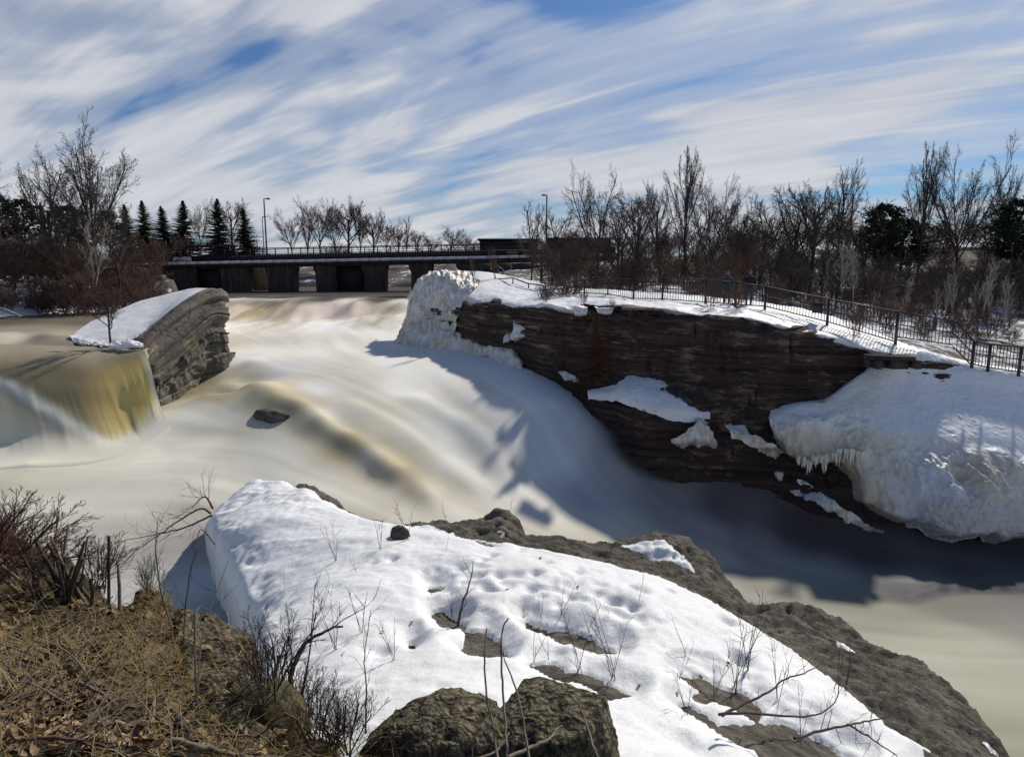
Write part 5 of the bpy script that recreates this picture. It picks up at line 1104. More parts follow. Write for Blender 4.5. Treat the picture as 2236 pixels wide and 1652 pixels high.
conifer('pine', 1922, 640, 446, 60, 'dark rounded pine left of the tall leafless pair', wide=1.3)
conifer('pine2', 2205, 650, 436, 58, 'dark pine cut by the right edge', wide=1.3)
conifer('pine', 1960, 640, 480, 64, 'smaller dark pine tucked under the tall pair', wide=1.6)
# thicket across the right background
rt = np.random.default_rng(5)
for i in range(120):
    u = rt.uniform(1180, 2290); f = rt.random(); Y = 42+26*f if u > 1500 else 46+26*f
    x = PY(u, 600, Y)[0]; z = gz_at(x, Y); k = ['round', 'round2', 'twist', 'twist2', 'vase', 'tall', 'tall2'][rt.integers(7)]
    Ht = rt.uniform(2.4, 4.6)
    plant(k, (x, Y, z-.2), Ht, M['bark2'] if u < 1650 else M['bark'], 'one of the small bare trees crowding the valley behind the fence', 'bare_sapling', 'tree', 'thicket behind the fence', wide=.95)
for i in range(95):
    u = rt.uniform(1190, 2290); Y = rt.uniform(36, 60); x = PY(u, 600, Y)[0]; z = gz_at(x, Y)
    plant(['bush', 'bush2'][i % 2], (x, Y, z-.1), rt.uniform(1.0, 2.0), M['bark2'], 'one of the leafless shrubs in the valley behind the fence', 'shrub', 'shrub', 'shrubs behind the fence', wide=1.1, parts=('stems', 'twigs'))
for i, (u, vb, vt, Y) in enumerate(sorted(((1835,650,520,44),(1862,660,540,43),(2062,690,600,42),(2080,680,590,41),(2145,685,560,40),(2158,690,600,40),(2045,700,620,42),(1970,700,600,45),(2190,720,600,38),(1905,690,590,45),(2120,700,610,44),(1800,660,560,46)))):
    tree('slim', u, vb+8, vt, Y, '%s pale-stemmed birch from the left in the snowy valley behind the fence' % ('first','second','third','fourth','fifth','sixth','seventh','eighth','ninth','tenth','eleventh','twelfth')[i], M['birch'], 'pale birches in the valley', wide=.7)
# left bank thicket
for i in range(55):
    u = rt.uniform(-120, 345); Y = rt.uniform(45, 62); x = PY(u, 600, Y)[0]; z = gz_at(x, Y)
    k = ['round', 'round2', 'twist', 'bush', 'bush2', 'vase'][rt.integers(6)]
    bsh = 'bush' in k
    plant(k, (x, Y, z-.1), rt.uniform(1.4, 2.6) if bsh else rt.uniform(2.6, 4.8), M['bark2'], 'one of the leafless trees and shrubs massed on the left bank', 'bare_shrub', 'shrub', 'thicket on the left bank', wide=1.0)
for i in range(26):
    u = -100+i*17+rt.uniform(-8, 8); x, Y = (PZ(u, 690-max(0, (u-150)*.11), -3.0))[:2]
    plant(['bush', 'bush2'][i % 2], (x, Y+1.0+rt.random()*2, -3.0), rt.uniform(1.0, 1.9), M['bark2'], 'one of the low shrubs overhanging the water on the left bank', 'shrub', 'shrub', 'waterside shrubs on the left', wide=1.2, parts=('stems', 'twigs'))
for u, v, Y, H_, lb in ((300,640,62,2.6,'dark drooping cedar under the left end of the bridge'),(345,625,66,2.4,'second dark cedar close against the bridge end'),(255,640,58,2.0,'cedar bush left of the bridge end')):
    q = PY(u, v, Y); e = empty('cedar', q, lb, 'shrub'); e.scale = (H_*1.9, H_*1.9, H_); e.rotation_euler = (0, 0, u)
    for me, nm, mm in zip(keep_me['spruce'], ('trunk', 'crown'), (M['bark'], M['needles2'])): o = bpy.data.objects.new(nm, with_mat(me, mm)); COL.objects.link(o); o.parent = e
# far wood: one mass along the skyline
def far_mass(count, nm, frac, spots_, hr_):
    Vs, Fs, n = [], [], 0
    for i in range(count):
        k = ['brush', 'brush2'][rt.integers(2)]; me = keep_me[k][1]; c = np.zeros(len(me.vertices)*3); me.vertices.foreach_get('co', c); c = c.reshape(-1, 3)
        nf = len(me.polygons); idx = np.zeros(nf*4, np.int32); me.loops.foreach_get('vertex_index', idx); idx = idx.reshape(-1, 4)
        idx = idx[:int(nf*frac)]
        lo = idx.max()+1; c = c[:lo]
        x0_, x1_, y0_, y1_ = spots_[rt.integers(len(spots_))]; x, y = rt.uniform(x0_, x1_), rt.uniform(y0_, y1_)
        H_ = rt.uniform(*hr_); a = rt.random()*6.28; R_ = np.array([[math.cos(a), -math.sin(a), 0], [math.sin(a), math.cos(a), 0], [0, 0, 1]])
        v = (c@R_.T)*[H_*1.5, H_*1.5, H_]+[x, y, gz_at(min(x, 150), min(y, 300))-.3]
        Vs.append(v); Fs.append(idx+n); n += len(v)
    return mesh(nm, np.concatenate(Vs), np.concatenate(Fs))
tag(link('distant_wood', far_mass(130, 'distant_wood', 1.0, [(14,55,78,96),(55,100,72,96),(45,85,64,84),(30,60,70,84),(-90,-38,66,84),(-40,16,122,150)], (2.8,4.6)), M['bark2']), kind='stuff')
tag(link('undergrowth', far_mass(250, 'undergrowth', 1.0, [(-50,-30,45,60),(-46,-27,44,56),(-60,-36,50,66),(6,30,50,72),(20,50,50,74),(35,66,52,74),(5,20,44,60),(-48,-30,47,62)], (1.6,3.4)), M['bark2']), kind='stuff')
# log on the left shore
T = Tubes(); a = np.array(PY(-20, 668, 43)); c = np.array(PY(48, 692, 41.5)); T.add([a, (a+c)/2+[0, 0, .05], c], [.13, .11, .07], 8)
tag(link('fallen_log', T.mesh('fallen_log'), M['birch']), 'pale fallen log sloping into the water on the left shore', 'log')
# tree on the tilted slab, cedar and shrubs along the cliff edge
q = PY(241, 747, 32.6); t0 = PY(241, 640, 32.6)
e = plant('twist', q, (t0[2]-q[2])*1.15, M['bark'], 'small bare tree growing from the low end of the tilted snowy slab', 'bare_tree', 'tree', wide=1.0, rz=2.2, lean=(0, R(-8)))
q = PY(1300, 838, 29.5); e = empty('cedar', q, 'rust-brown dead cedar hanging on the cliff face', 'shrub'); e.scale = (4.6, 2.6, 3.1); 
for me, nm, mm in zip(keep_me['spruce2'], ('trunk', 'crown'), (M['bark'], M['cedar'])): o = bpy.data.objects.new(nm, with_mat(me, mm)); COL.objects.link(o); o.parent = e
for u, v, Y, H_, lb in ((1192,662,33.8,.75,'small bare shrub in the dip of the cliff snow'),(1035,628,40,1.9,'thin young tree with whip-like twigs at the frozen end of the path'),(1082,618,44,2.4,'leaning young tree beside the far path railing'),(1275,668,31.2,.7,'tuft of twigs above the snow pockets on the cliff edge'),(1552,676,30.6,1.35,'left of two bushy shrubs before the fence'),(1610,684,30.2,1.45,'right of two bushy shrubs before the fence, double stem'),(1865,738,27.6,1.25,'leafless bush at the cliff edge below the fence slope'),(1795,880,26.2,.8,'dry tuft hanging over the ice beside the cliff'),(1335,676,30.6,.5,'low tuft of twigs above the rusty plank'),(1240,790,31,.7,'twiggy growth on the cliff face above the ice scrap')):
    q = PY(u, v, Y); plant('slim' if 'young' in lb else ('bush' if u % 2 else 'bush2'), q, H_, M['bark2'], lb, 'shrub', 'shrub', 'shrubs along the cliff edge', wide=.9 if 'young' in lb else .75, parts=('stems', 'twigs'))

# ---------------------------------------------------------------- people behind the fence
def skinned(name, verts, edges, radii, mt, sub=2, root=0):
    me = bpy.data.meshes.new(name); me.from_pydata(verts, edges, []); o = bpy.data.objects.new(name, me); COL.objects.link(o); me.materials.append(mt)
    md = o.modifiers.new('skin', 'SKIN'); md.use_smooth_shade = True
    for i, r in enumerate(radii): sv = me.skin_vertices[0].data[i]; sv.radius = (r, r) if not isinstance(r, tuple) else r; sv.use_root = (i == root)
    ms = o.modifiers.new('sub', 'SUBSURF'); ms.levels = sub; ms.render_levels = sub; return o
def cloth(nm, c, r=.85): return simple(nm, [(0.3, tuple(x*.75 for x in c)), (0.7, c)], 6, r, .2, .01)
SKIN = cloth('skin_tone', (.28, .17, .13)); 
def person(u, Y, vf, H_, lab, top, pants, hair, hat=False):
    b0 = PY(u, vf, Y); e = empty('person', b0, lab, 'person', 'people watching from the path'); k = H_/1.75; 
    S_ = lambda L_: [(x*k, y*k, z*k) for x, y, z in L_]
    body = skinned('body', S_([(0,0,.95),(0,0,1.15),(0,0,1.38),(0,-.01,1.50),(0,-.03,1.62),(0,-.03,1.72),(.10,0,.88),(.11,-.02,.48),(.11,.02,.08),(.12,-.12,.03),(-.10,0,.88),(-.11,-.02,.48),(-.11,.02,.08),(-.12,-.12,.03),(.19,0,1.40),(.25,-.02,1.14),(.20,-.20,1.02),(-.19,0,1.40),(-.25,-.02,1.14),(-.20,-.20,1.02)]),
      [(0,1),(1,2),(2,3),(3,4),(4,5),(0,6),(6,7),(7,8),(8,9),(0,10),(10,11),(11,12),(12,13),(2,14),(14,15),(15,16),(2,17),(17,18),(18,19)], [x*k for x in (.13,.12,.13,.055,.09,.07,.09,.065,.045,.045,.09,.065,.045,.045,.06,.045,.035,.06,.045,.035)], pants); body.parent = e
    jk = skinned('jacket', S_([(0,0,.88),(0,0,1.12),(0,0,1.36),(0,0,1.46),(.20,0,1.39),(.27,-.02,1.12),(.22,-.20,1.01),(-.20,0,1.39),(-.27,-.02,1.12),(-.22,-.20,1.01)]), [(0,1),(1,2),(2,3),(2,4),(4,5),(5,6),(2,7),(7,8),(8,9)], [x*k for x in (.19,.17,.17,.07,.085,.065,.05,.085,.065,.05)], top); jk.parent = e
    V, F = icoball(3); hd = V*[.082, .10, .115]; hd[:, 1] -= .03*np.exp(-((V[:, 2]+.1)/.15)**2)*(V[:, 1] < -.8)
    head = link('head', mesh('head', (hd+[0, -.03, 1.64])*k, F), SKIN, parent=e)
    kp = V[:, 2]*.8+V[:, 1]*.6 > .0; V2, F2, _ = compact(V*[.094, .112, .125]+[0, -.025, 1.65], F, kp); link('cap' if hat else 'hair', mesh('hair', V2*k, F2), hair, parent=e)
jn = cloth('denim', (.035, .045, .08)); dk = cloth('black_coat', (.02, .018, .024)); tl = cloth('teal_coat', (.055, .065, .07)); ty = cloth('tan_coat', (.20, .13, .07)); hr = cloth('dark_hair', (.03, .02, .015)); rc = cloth('rust_cap', (.13, .05, .045))
person(1586, 33.0, 668, 1.66, 'person in a teal grey jacket and rust cap behind the path fence', tl, jn, rc, True)
person(1634, 33.0, 671, 1.78, 'person in a black coat standing right of the child at the fence', dk, jn, hr)
person(1609, 33.2, 669, 1.25, 'child in a tan coat between two adults behind the fence', ty, jn, hr)

# ---------------------------------------------------------------- foreground plants
def branch(name, pts, r0, r1, label, mt, twigs=6, tl=.25, seed=1, cat='branch', group=None, up=.3):
    """pts: world points"""
    rg = np.random.default_rng(seed); P = crom(np.array(pts), max(8, len(pts)*4)); P = P+rg.normal(0, r0*.25, P.shape); n = len(P)
    e = empty(name, tuple(P[0]), label, cat, group); T = Tubes(); T.add(P, np.linspace(r0, r1, n), 6); put(link('stem', T.mesh('stem'), mt), e)
    if twigs:
        T = Tubes()
        def tw(p, d, L, r, lv):
            q = [p]; dd = d
            for _ in range(4): dd = dd+rg.normal(0, .16, 3)+[0, 0, up*.12]; dd = dd/np.linalg.norm(dd); q.append(q[-1]+dd*L/4)
            T.add(np.array(q), np.linspace(r, r*.35, 5), 4)
            if lv:
                for _ in range(3):
                    i = rg.integers(1, 5); sd_ = rg.normal(0, 1, 3); tw(q[i], (dd+sd_*.55)/np.linalg.norm(dd+sd_*.55), L*.45, r*.55, lv-1)
        for k in range(twigs):
            i = int(n*(.2+.78*(k+rg.random()*.5)/twigs)); i = min(i, n-2); d = P[i+1]-P[i]; d /= np.linalg.norm(d); sd_ = rg.normal(0, 1, 3); sd_ -= d*(sd_@d); sd_ /= np.linalg.norm(sd_)
            dd = d*.75+sd_*.65+[0, 0, up]; tw(P[i], dd/np.linalg.norm(dd), tl*(.6+.7*rg.random()), max(r1*.8, r0*.35*(1-i/n)), 1)
        put(link('twigs', T.mesh('twigs'), mt), e)
    return e
def S_on(u, v, lift=0.0): q = on_snow(u, v); return q+[0, 0, lift]
# large fallen branches over the snow, lower right
def arc(pts):                                            # (u, v, lift above the snow surface found below that bearing)
    out = []
    for u, v, Y in pts: out.append(PY(u, v, Y))
    return out
branch('fallen_branch', arc([(1575,1560,8.0),(1625,1535,8.3),(1680,1510,8.6),(1715,1482,9.0),(1760,1468,9.3),(1800,1441,9.6)]), .022, .006, 'dark curved branch rising over the snow in the lower right', M['twig'], 8, .35, 3, up=.25)
branch('fallen_branch', arc([(1735,1612,7.4),(1800,1592,7.7),(1850,1582,7.9),(1900,1572,8.2),(1948,1562,8.5)]), .020, .007, 'lower dark branch pointing right across the snow edge', M['twig'], 9, .38, 4, up=-.1)
branch('fallen_branch', arc([(1570,1558,7.9),(1640,1556,8.0),(1720,1562,8.1),(1780,1560,8.3),(1825,1530,8.6),(1833,1480,8.9)]), .020, .005, 'thin hooked branch curling up in the snow lower right', M['twig'], 6, .22, 5)
branch('fallen_branch', arc([(1850,1580,7.9),(1900,1610,7.6),(1960,1650,7.2)]), .014, .006, 'short twig fork dropping off the lower branch toward the corner', M['twig'], 4, .2, 6)
# standing stem in the middle of the snow
b0 = S_on(1000, 1365); branch('dry_sapling', [b0, b0+[.08, .0, .40], b0+[.22, .02, .80], b0+[.30, .0, 1.20]], .028, .006, 'leaning dead stem standing in the middle of the snow field', M['twig'], 7, .28, 7, cat='plant')
# three tall stems in front of the boulders
for pts, lb in (([(1045,1800,2.2),(1022,1690,2.42),(1008,1640,2.5),(1000,1560,2.6),(1058,1500,2.7),(1058,1440,2.75),(1062,1370,2.8)], 'left of the three tall bare stems in front of the boulders'),):
    pass
for pts, lb, sd0 in (([(1092,1700,2.3),(1078,1590,2.5),(1062,1510,2.62),(1058,1440,2.7),(1062,1370,2.8)], 'left of the three tall bare stems in front of the boulders', 11),
                ([(1110,1700,2.3),(1104,1590,2.5),(1098,1500,2.65),(1094,1420,2.7),(1098,1370,2.78),(1111,1348,2.8)], 'middle one of the three tall bare stems, bent at its tip', 12),
                ([(1160,1700,2.3),(1145,1590,2.45),(1125,1500,2.6),(1100,1435,2.7)], 'right of the three tall bare stems, leaning left', 13),
                ([(1325,1690,2.4),(1300,1640,2.5),(1278,1570,2.7),(1252,1508,2.85)], 'pale cane crossing the right shoulder of the square boulder', 14)):
    branch('dry_cane', arc(pts), .0055, .003, lb, M['deadwood'], 0, cat='plant', seed=sd0)
branch('dead_branch', arc([(1112,1652,2.5),(1160,1630,2.6),(1200,1610,2.75),(1218,1588,2.85)]), .008, .004, 'pale curved stick lying on the square boulder', M['deadwood'], 0, seed=15)
branch('dead_branch', arc([(985,1690,2.4),(1030,1660,2.45),(1080,1640,2.55),(1112,1600,2.7)]), .006, .003, 'thin grey stick lying across the gap of the boulders', M['deadwood'], 2, .1, seed=16)
# weed stalks in the snow
def stalk(seed, n=3, H_=1.0):
    rg = np.random.default_rng(seed); T = Tubes(); T2 = Tubes()
    for s_ in range(n):
        d = np.array([rg.normal(0, .22), rg.normal(0, .22), 1]); d /= np.linalg.norm(d); p = np.array([rg.normal(0, .03), rg.normal(0, .03), -.05]); q = [p]
        for _ in range(5): d = d+rg.normal(0, .07, 3); d /= np.linalg.norm(d); q.append(q[-1]+d*H_*rg.uniform(.14, .22))
        T.add(np.array(q), np.linspace(.006, .0025, 6), 4)
        for _ in range(5):
            i = rg.integers(1, 6); dd = d+rg.normal(0, .6, 3); dd /= np.linalg.norm(dd); T2.add(np.array([q[i], q[i]+dd*H_*.09, q[i]+dd*H_*.17+[0, 0, .02]]), [.0035, .003, .0015], 3)
    return T.mesh('stems'), T2.mesh('twigs')
for i in range(4): keep_me['stalk%d' % i] = stalk(40+i, 1+i)
wk = [(830,1200,.9,2,'reddish weed stalks near the upstream tip of the snow'),(735,1225,.9,3,'tall twiggy weed left of the reddish stalks'),(893,1178,1.0,3,'thin stems growing beside the small upright rock'),(780,1250,.5,1,'short weed by the dimples left on the snow'),(975,1200,.5,0,'single weed stalk on the upper snow slope'),(1392,1312,.8,0,'single straight weed stem on the open right slope'),(1222,1342,.8,1,'weed right above the long bare rock strip'),(1183,1350,.6,1,'weed at the tip of the long bare rock strip'),(1332,1340,.5,0,'leaning twig near the footprints'),(1270,1465,1.1,3,'weed cluster left of the lower rock strip'),(1345,1480,1.2,3,'tall fan of weeds behind the lower rock strip'),(1300,1420,.8,1,'weed growing from the long bare strip end'),(1165,1440,.8,1,'short pair of stalks above the lower rock strip'),(1200,1440,.6,1,'small stalks right of the short pair'),(1500,1440,.8,0,'lone stalk left of the deep footprint'),(1625,1460,1.3,3,'tall branching weed standing over the dark rock patch'),(1600,1510,1.1,3,'dark seed-head weed in the rocky patch'),(1560,1520,.9,2,'weeds at the left of the rocky patch'),(1700,1530,1.0,2,'weeds above the hooked branch'),(1820,1500,.8,1,'weed near the far snow margin right of the branch'),(1850,1490,.7,2,'weed next to the rock edge on the right'),(1500,1560,.7,2,'weeds below the left point of the rocky patch'),(1480,1480,.7,1,'weed at the left point of the rocky patch'),(700,1330,.9,1,'thin weed left of the leafy twigs on the lower left snow'),(790,1380,.9,2,'weeds on the lower left of the snow'),(735,1420,1.0,3,'weeds in front of the shrub on the lower left'),(860,1440,.8,2,'weeds above the curved twigs on the lower left'),(620,1290,.5,0,'tiny weed on the left snow edge'),(940,1300,.4,1,'tuft over the small bare spot'),(985,1350,.6,3,'weed tuft beside the leaning dead stem'),(1750,1610,.8,2,'weeds between the two lowest branches'),(1900,1560,.7,1,'weed by the lowest right rock patch'),(1110,1125,.5,1,'thin twigs on the crest above the lumpy rock'),(820,1118,.5,0,'thin twig on the crest near the brown shoulder'),(975,1135,.6,1,'twigs on the crest in front of the foam'),(900,1125,.7,2,'tall twigs on the crest above the upright rock')]
for u, v, H_, k, lb in wk:
    q = S_on(u, v); e = empty('weed_stalk', tuple(q), lb, 'weed', 'dry weeds in the snow'); e.scale = (H_,)*3; e.rotation_euler = (0, 0, u)
    for me, nm in zip(keep_me['stalk%d' % k], ('stems', 'twigs')): o = bpy.data.objects.new(nm, with_mat(me, M['twig'])); COL.objects.link(o); o.parent = e
# cut shrub: fan of sawn-off stems
q = on_bank(140, 1310); cs_ = empty('cut_shrub', tuple(q), 'thick fan of sawn-off stems on the left edge of the bank', 'shrub'); rg = np.random.default_rng(2)
for i in range(34):
    a = rg.uniform(-.9, 1.0); bdir = np.array([math.sin(a)*.9, rg.normal(0, .28), 1.0]); bdir /= np.linalg.norm(bdir); L_ = rg.uniform(.28, .62); p0 = q+np.array([rg.normal(0, .16)+a*.12, rg.normal(0, .10), -.05]); r_ = rg.uniform(.005, .015)
    T = Tubes(); P = np.array([p0, p0+bdir*L_*.5+rg.normal(0, .015, 3), p0+bdir*L_]); P = np.vstack([P, P[-1]+bdir*.001]); T.add(P, [r_*1.1, r_, r_*.9, .0005], 7); put(link('stem', T.mesh('stem'), M['twig'] if i % 4 else M['deadwood']), cs_)
# shrubs
def shrub_at(u, v, H_, label, k='bush', mt=None, wide=1.0, lean=(0, 0), rz=None, fn=on_bank):
    q = fn(u, v); plant(k, tuple(q-[0, 0, .03]), H_, mt or M['twig'], label, 'bare_shrub', 'shrub', 'bare shrubs on the near bank', wide=wide, lean=lean, rz=rz, parts=('stems', 'twigs'))
shrub_at(5, 1235, .55, 'dense bramble tangle at the left edge above the cut stems', 'bush', M['redtwig'], 1.3, (0, R(10)))
shrub_at(-60, 1300, .85, 'dark bramble entering from the left edge', 'bush2', M['redtwig'], 1.2, (0, R(20)))
shrub_at(60, 1240, .38, 'reddish arching bramble behind the cut stems', 'bush2', M['redtwig'], 1.6, (0, R(25)))
shrub_at(200, 1290, .5, 'spiky twigs right of the cut stems', 'bush', M['twig'], 1.0, (0, R(15)))
shrub_at(590, 1545, .60, 'bare shrub on the bank corner against the snow, right of the crag', 'bush2', M['twig'], .75)
shrub_at(665, 1590, .42, 'smaller bare shrub right of the crag shrub', 'bush', M['twig'], .8)
shrub_at(700, 1625, .40, 'low dark shrub near the bottom, left of the round boulder', 'bush2', M['twig'], 1.1)
shrub_at(760, 1650, .36, 'dense low dark weeds beside the round boulder', 'bush', M['twig'], 1.2)
shrub_at(330, 1300, .38, 'thin upright twigs on the bank rim', 'bush', M['twig'], .5)
def B_on(u, v, lift=0.0): return on_bank(u, v)+[0, 0, lift]
# dark forked stem of the corner shrub
branch('dry_sapling', arc([(628,1560,3.55),(632,1500,3.6),(645,1440,3.7),(672,1400,3.8),(705,1378,3.85),(750,1365,3.9)]), .020, .006, 'thick dark forked stem bending right over the snow from the bank corner', M['twig'], 7, .25, 21, cat='plant')
branch('dry_sapling', arc([(598,1560,3.5),(602,1500,3.6),(606,1430,3.7)]), .016, .008, 'short broken upright stub at the bank corner', M['twig'], 4, .2, 22, cat='plant')
branch('dry_cane', arc([(655,1540,3.5),(672,1450,3.6),(690,1335,3.8)]), .007, .003, 'straight thin stem right of the thick forked one', M['twig'], 6, .15, 23, cat='plant')
branch('dry_cane', arc([(798,1600,3.4),(800,1500,3.5),(796,1430,3.6),(810,1330,3.8)]), .005, .002, 'hair-thin stem left of the middle of the snow', M['twig'], 7, .14, 24, cat='plant')
branch('dry_cane', arc([(430,1640,2.9),(428,1500,3.1),(425,1400,3.3),(425,1340,3.4)]), .006, .004, 'dark straight stem standing in front of the crag', M['twig'], 0, 0, 25, cat='plant')
branch('dry_cane', arc([(400,1420,4.2),(405,1330,4.4),(415,1250,4.5),(428,1200,4.6)]), .006, .002, 'curving twig on the bank rim against the grey water', M['twig'], 7, .2, 26, cat='plant')
branch('dry_cane', arc([(378,1380,4.4),(352,1290,4.6),(340,1200,4.7),(345,1130,4.8)]), .006, .002, 'tall forked sapling on the bank rim with whorled twigs', M['twig'], 9, .2, 27, cat='plant')
branch('dry_cane', arc([(440,1600,3.0),(432,1500,3.2),(440,1400,3.5),(460,1330,3.8),(500,1220,4.4)]), .005, .002, 'long thin whip leaning right over the water', M['twig'], 5, .18, 28, cat='plant')
# branches hanging from the ledge over the still water
branch('hanging_branch', arc([(462,1125,17.0),(420,1145,17.0),(370,1160,17.0),(320,1170,17.2),(255,1182,17.4)]), .03, .006, 'bare branch reaching left over the water from the ledge tip', M['redtwig'], 12, .9, 31, up=.1)
branch('hanging_branch', arc([(460,1120,17.2),(440,1110,17.2),(400,1130,17.0),(350,1165,16.8),(300,1200,16.6),(255,1240,16.4)]), .03, .006, 'drooping bare branch dipping down and left from the ledge tip', M['redtwig'], 10, .9, 32, up=.1)
branch('hanging_branch', arc([(465,1110,17.4),(450,1085,17.4),(435,1090,17.4),(420,1110,17.3)]), .03, .006, 'reddish twig tangle at the very tip of the ledge', M['redtwig'], 12, .8, 33, up=.3)
branch('hanging_branch', arc([(470,1190,15.5),(440,1155,15.6),(425,1190,15.6)]), .015, .005, 'small twig spray under the left rim of the snow', M['twig'], 5, .4, 34)
# sticks on the bank
sticks = [([(0,1500),(80,1520),(180,1560),(250,1580),(320,1585)], .007, 'deadwood', 'long pale stick running down the left of the bank'), ([(5,1425),(90,1450),(160,1485),(230,1490)], .006, 'deadwood', 'pale stick crossing under the cut shrub'), ([(255,1600),(310,1592),(335,1575),(340,1545),(362,1528)], .012, 'deadwood', 'bleached hooked stick in the leaf litter'), ([(60,1560),(160,1580),(260,1600),(360,1600),(440,1640)], .006, 'deadwood', 'thin grey stick across the lower litter'),
 ([(345,1525),(380,1560),(400,1610),(430,1640)], .020, 'twig', 'thick dark dead branch lying down the bank below the crag'), ([(0,1637),(100,1640),(220,1652),(330,1675)], .010, 'redtwig', 'orange-brown cane along the bottom left'), ([(150,1490),(210,1530),(280,1560),(350,1570)], .011, 'deadwood', 'forked grey branch in the middle of the litter'), ([(380,1640),(460,1655),(540,1652),(620,1665)], .014, 'deadwood', 'gnarled pale root at the bottom of the bank'),
 ([(420,1560),(500,1540),(600,1545),(680,1560)], .005, 'deadwood', 'thin arching cane before the mossy rock'), ([(60,1330),(140,1350),(200,1400),(240,1450)], .006, 'deadwood', 'stick slanting below the cut stems'), ([(0,1380),(60,1400),(140,1440),(200,1500),(240,1560)], .007, 'deadwood', 'long curved stick on the upper left litter'), ([(430,1470),(500,1460),(530,1430),(500,1400),(460,1395)], .004, 'straw', 'looped dry vine on the crag'), ([(350,1640),(420,1600),(520,1590),(620,1570)], .008, 'twig', 'dark stick leaning toward the mossy rock'), ([(470,1620),(560,1630),(680,1640),(800,1638)], .007, 'redtwig', 'straight brown twig toward the round boulder')]
for i, (pts, r_, mt, lb) in enumerate(sticks):
    branch('fallen_stick', [B_on(u, v, .03+.03*math.sin(k*1.9+i)) for k, (u, v) in enumerate(pts)], r_, r_*.55, lb, M[mt], 3, .14, 60+i, cat='stick', group='sticks lying on the near bank')
# leaves
rl_ = np.random.default_rng(9)
def leafmesh(seed):
    rg = np.random.default_rng(seed); n = 9; a = np.linspace(0, 2*math.pi, n, endpoint=False); r_ = .5+.16*np.cos(a*5+seed)+rg.normal(0, .04, n); r_[0] *= 1.3
    V = np.c_[np.cos(a)*r_, np.sin(a)*r_*.75, .22*np.abs(np.sin(a))*rg.uniform(.3, 1.2)+rg.normal(0, .06, n)]; V = np.vstack([V, [[0, 0, -.04]]]); F = [[i, (i+1) % n, n] for i in range(n)]
    return V, np.array(F)
LM = []
for i in range(6):
    m_ = mesh('dry_leaf', *leafmesh(i), smooth=False); m_.materials.append(M['leaf'] if i % 3 else simple('pale_leaf%d' % i, [(0.3, (.22, .14, .07)), (0.7, (.50, .38, .22))], 3, .7, .1)); LM.append(m_)
def leafspot():
    while True:
        u = rl_.uniform(-40, 830); v = rl_.uniform(1290, 1652)
        if polysd(bank_poly, np.array([u]), np.array([v]))[0] < 12: continue
        p_ = (1.0 if u < 330 else (.40 if u < 520 else .35))*(1.0 if v > 1380 else .45)
        if polysd(rockp, np.array([u]), np.array([v]))[0] > 0: p_ *= .15
        if rl_.random() < p_: return u, v
spots = sorted([leafspot() for _ in range(1000)], key=lambda s: -s[1])
Vs, Fs, n_ = [], [], 0
for i, (u, v) in enumerate(spots):
    q = on_bank(u, v); s_ = rl_.uniform(.035, .075); rot_ = Matrix.Rotation(rl_.random()*6.28, 4, 'Z') @ Matrix.Rotation(rl_.normal(0, .5), 4, 'X') @ Matrix.Rotation(rl_.normal(0, .5), 4, 'Y')
    if i < 300:
        o = link('dry_leaf', LM[i % 6], parent=near_bank, loc=(q[0], q[1], q[2]+.02)); o.rotation_euler = rot_.to_euler(); o.scale = (s_,)*3
    else:
        V, F = leafmesh(i % 6); A = np.array(rot_.to_3x3()); Vs.append((V*s_)@A.T+[q[0], q[1], q[2]+.015]); Fs.append(F+n_); n_ += len(V)
tag(link('leaf_litter', mesh('leaf_litter', np.concatenate(Vs), np.concatenate(Fs), smooth=False), M['leaf']), kind='stuff')
# dead grass
nB = 30000; GV, GF = [], []
x_ = rl_.uniform(-6.5, 1.0, nB*3); y_ = rl_.uniform(1.6, 6.6, nB*3)
z_ = np.array([bank_z(a, c) for a, c in zip(x_, y_)]); U, V = proj(np.stack([x_, y_, z_], -1))
ds = polysd(bank_poly, U, V); rk_ = polysd(rockp, U, V)
pgr = np.where(U > 300, 1.0, .45)*np.where(U < 560, 1, .7)*np.where(rk_ > 5, .12, 1.0)*(0.25+0.75*sst(vnoise(np.stack([x_*1.5, y_*1.5, x_*0], -1)), -.3, .5)); ok = (ds > 4) & (rl_.random(len(x_)) < pgr) & (z_ > -3.2)
x_, y_, z_ = x_[ok][:nB], y_[ok][:nB], z_[ok][:nB]; n = len(x_)
cl_az = 6.28*vnoise(np.stack([x_*2.5, y_*2.5, x_*0+8], -1)); az = cl_az+rl_.normal(0, .9, n); el = np.clip(rl_.normal(.50, .40, n), .02, 1.4); Lg = rl_.uniform(.07, .30, n); wv = rl_.uniform(.0011, .0024, n)
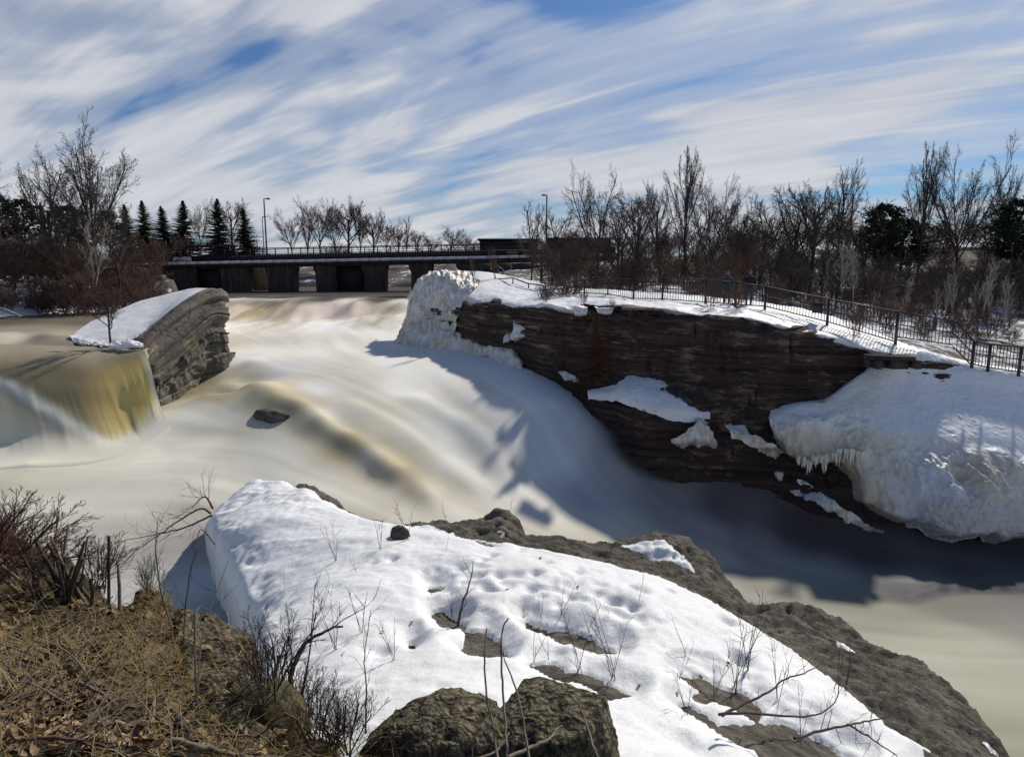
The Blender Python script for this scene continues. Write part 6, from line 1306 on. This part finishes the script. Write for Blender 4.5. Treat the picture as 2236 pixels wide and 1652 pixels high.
p0 = np.stack([x_, y_, z_+.004], -1); d = np.stack([np.cos(az)*np.cos(el), np.sin(az)*np.cos(el), np.sin(el)], -1); sd_ = np.stack([-np.sin(az), np.cos(az), np.zeros(n)], -1)*wv[:, None]
p1 = p0+d*(Lg*.55)[:, None]; p2 = p1+(d+np.stack([np.zeros(n), np.zeros(n), -rl_.uniform(.2, 1.0, n)], -1))*(Lg*.5)[:, None]; p2[:, 2] = np.maximum(p2[:, 2], z_+.01)
GVv = np.stack([p0-sd_, p0+sd_, p1-sd_*.8, p1+sd_*.8, p2], 1).reshape(-1, 3); b_ = np.arange(n)*5
GFf = np.concatenate([np.stack([b_, b_+1, b_+3], -1), np.stack([b_, b_+3, b_+2], -1), np.stack([b_+2, b_+3, b_+4], -1)])
tag(link('dead_grass', mesh('dead_grass', GVv, GFf, smooth=False), M['straw']), kind='stuff')
# fine brush: thin interlaced twigs over the bank
T = Tubes()
for i in range(330):
    u, v = leafspot(); q = on_bank(u, v)+[0, 0, .02]; a = rl_.random()*6.28; L_ = rl_.uniform(.15, .5); d = np.array([math.cos(a), math.sin(a), rl_.uniform(-.05, .45)]); P = [q]
    for _ in range(4): d = d+rl_.normal(0, .13, 3); d /= np.linalg.norm(d); P.append(P[-1]+d*L_/4)
    P = np.array(P); P[:, 2] = np.maximum(P[:, 2], [bank_z(x, y)+.008 if bank_z(x, y) > -3 else -9 for x, y, _ in P]); T.add(P, np.linspace(.0032, .0012, 5), 3)
tag(link('brushwood', T.mesh('brushwood'), M['deadwood']), kind='stuff')
# a few leaves blown on the snow
for i, (u, v) in enumerate(((1107,1288),(1261,1283),(750,1428),(1480,1512),(1395,1498),(1590,1450),(835,1380),(1290,1390),(1700,1380),(1530,1480),(1180,1220),(900,1360))):
    q = S_on(u, v, .02); o = link('dry_leaf', LM[i % 6], loc=tuple(q)); o.scale = (.07,)*3; o.rotation_euler = (rl_.normal(0, .4), rl_.normal(0, .4), i)
    tag(o, 'brown dry leaf lying alone on the open snow', 'leaf', 'leaves blown onto the snow')
print('TRIS', sum(len(m.loops)-2*len(m.polygons) for m in bpy.data.meshes), 'objects', len(bpy.data.objects))
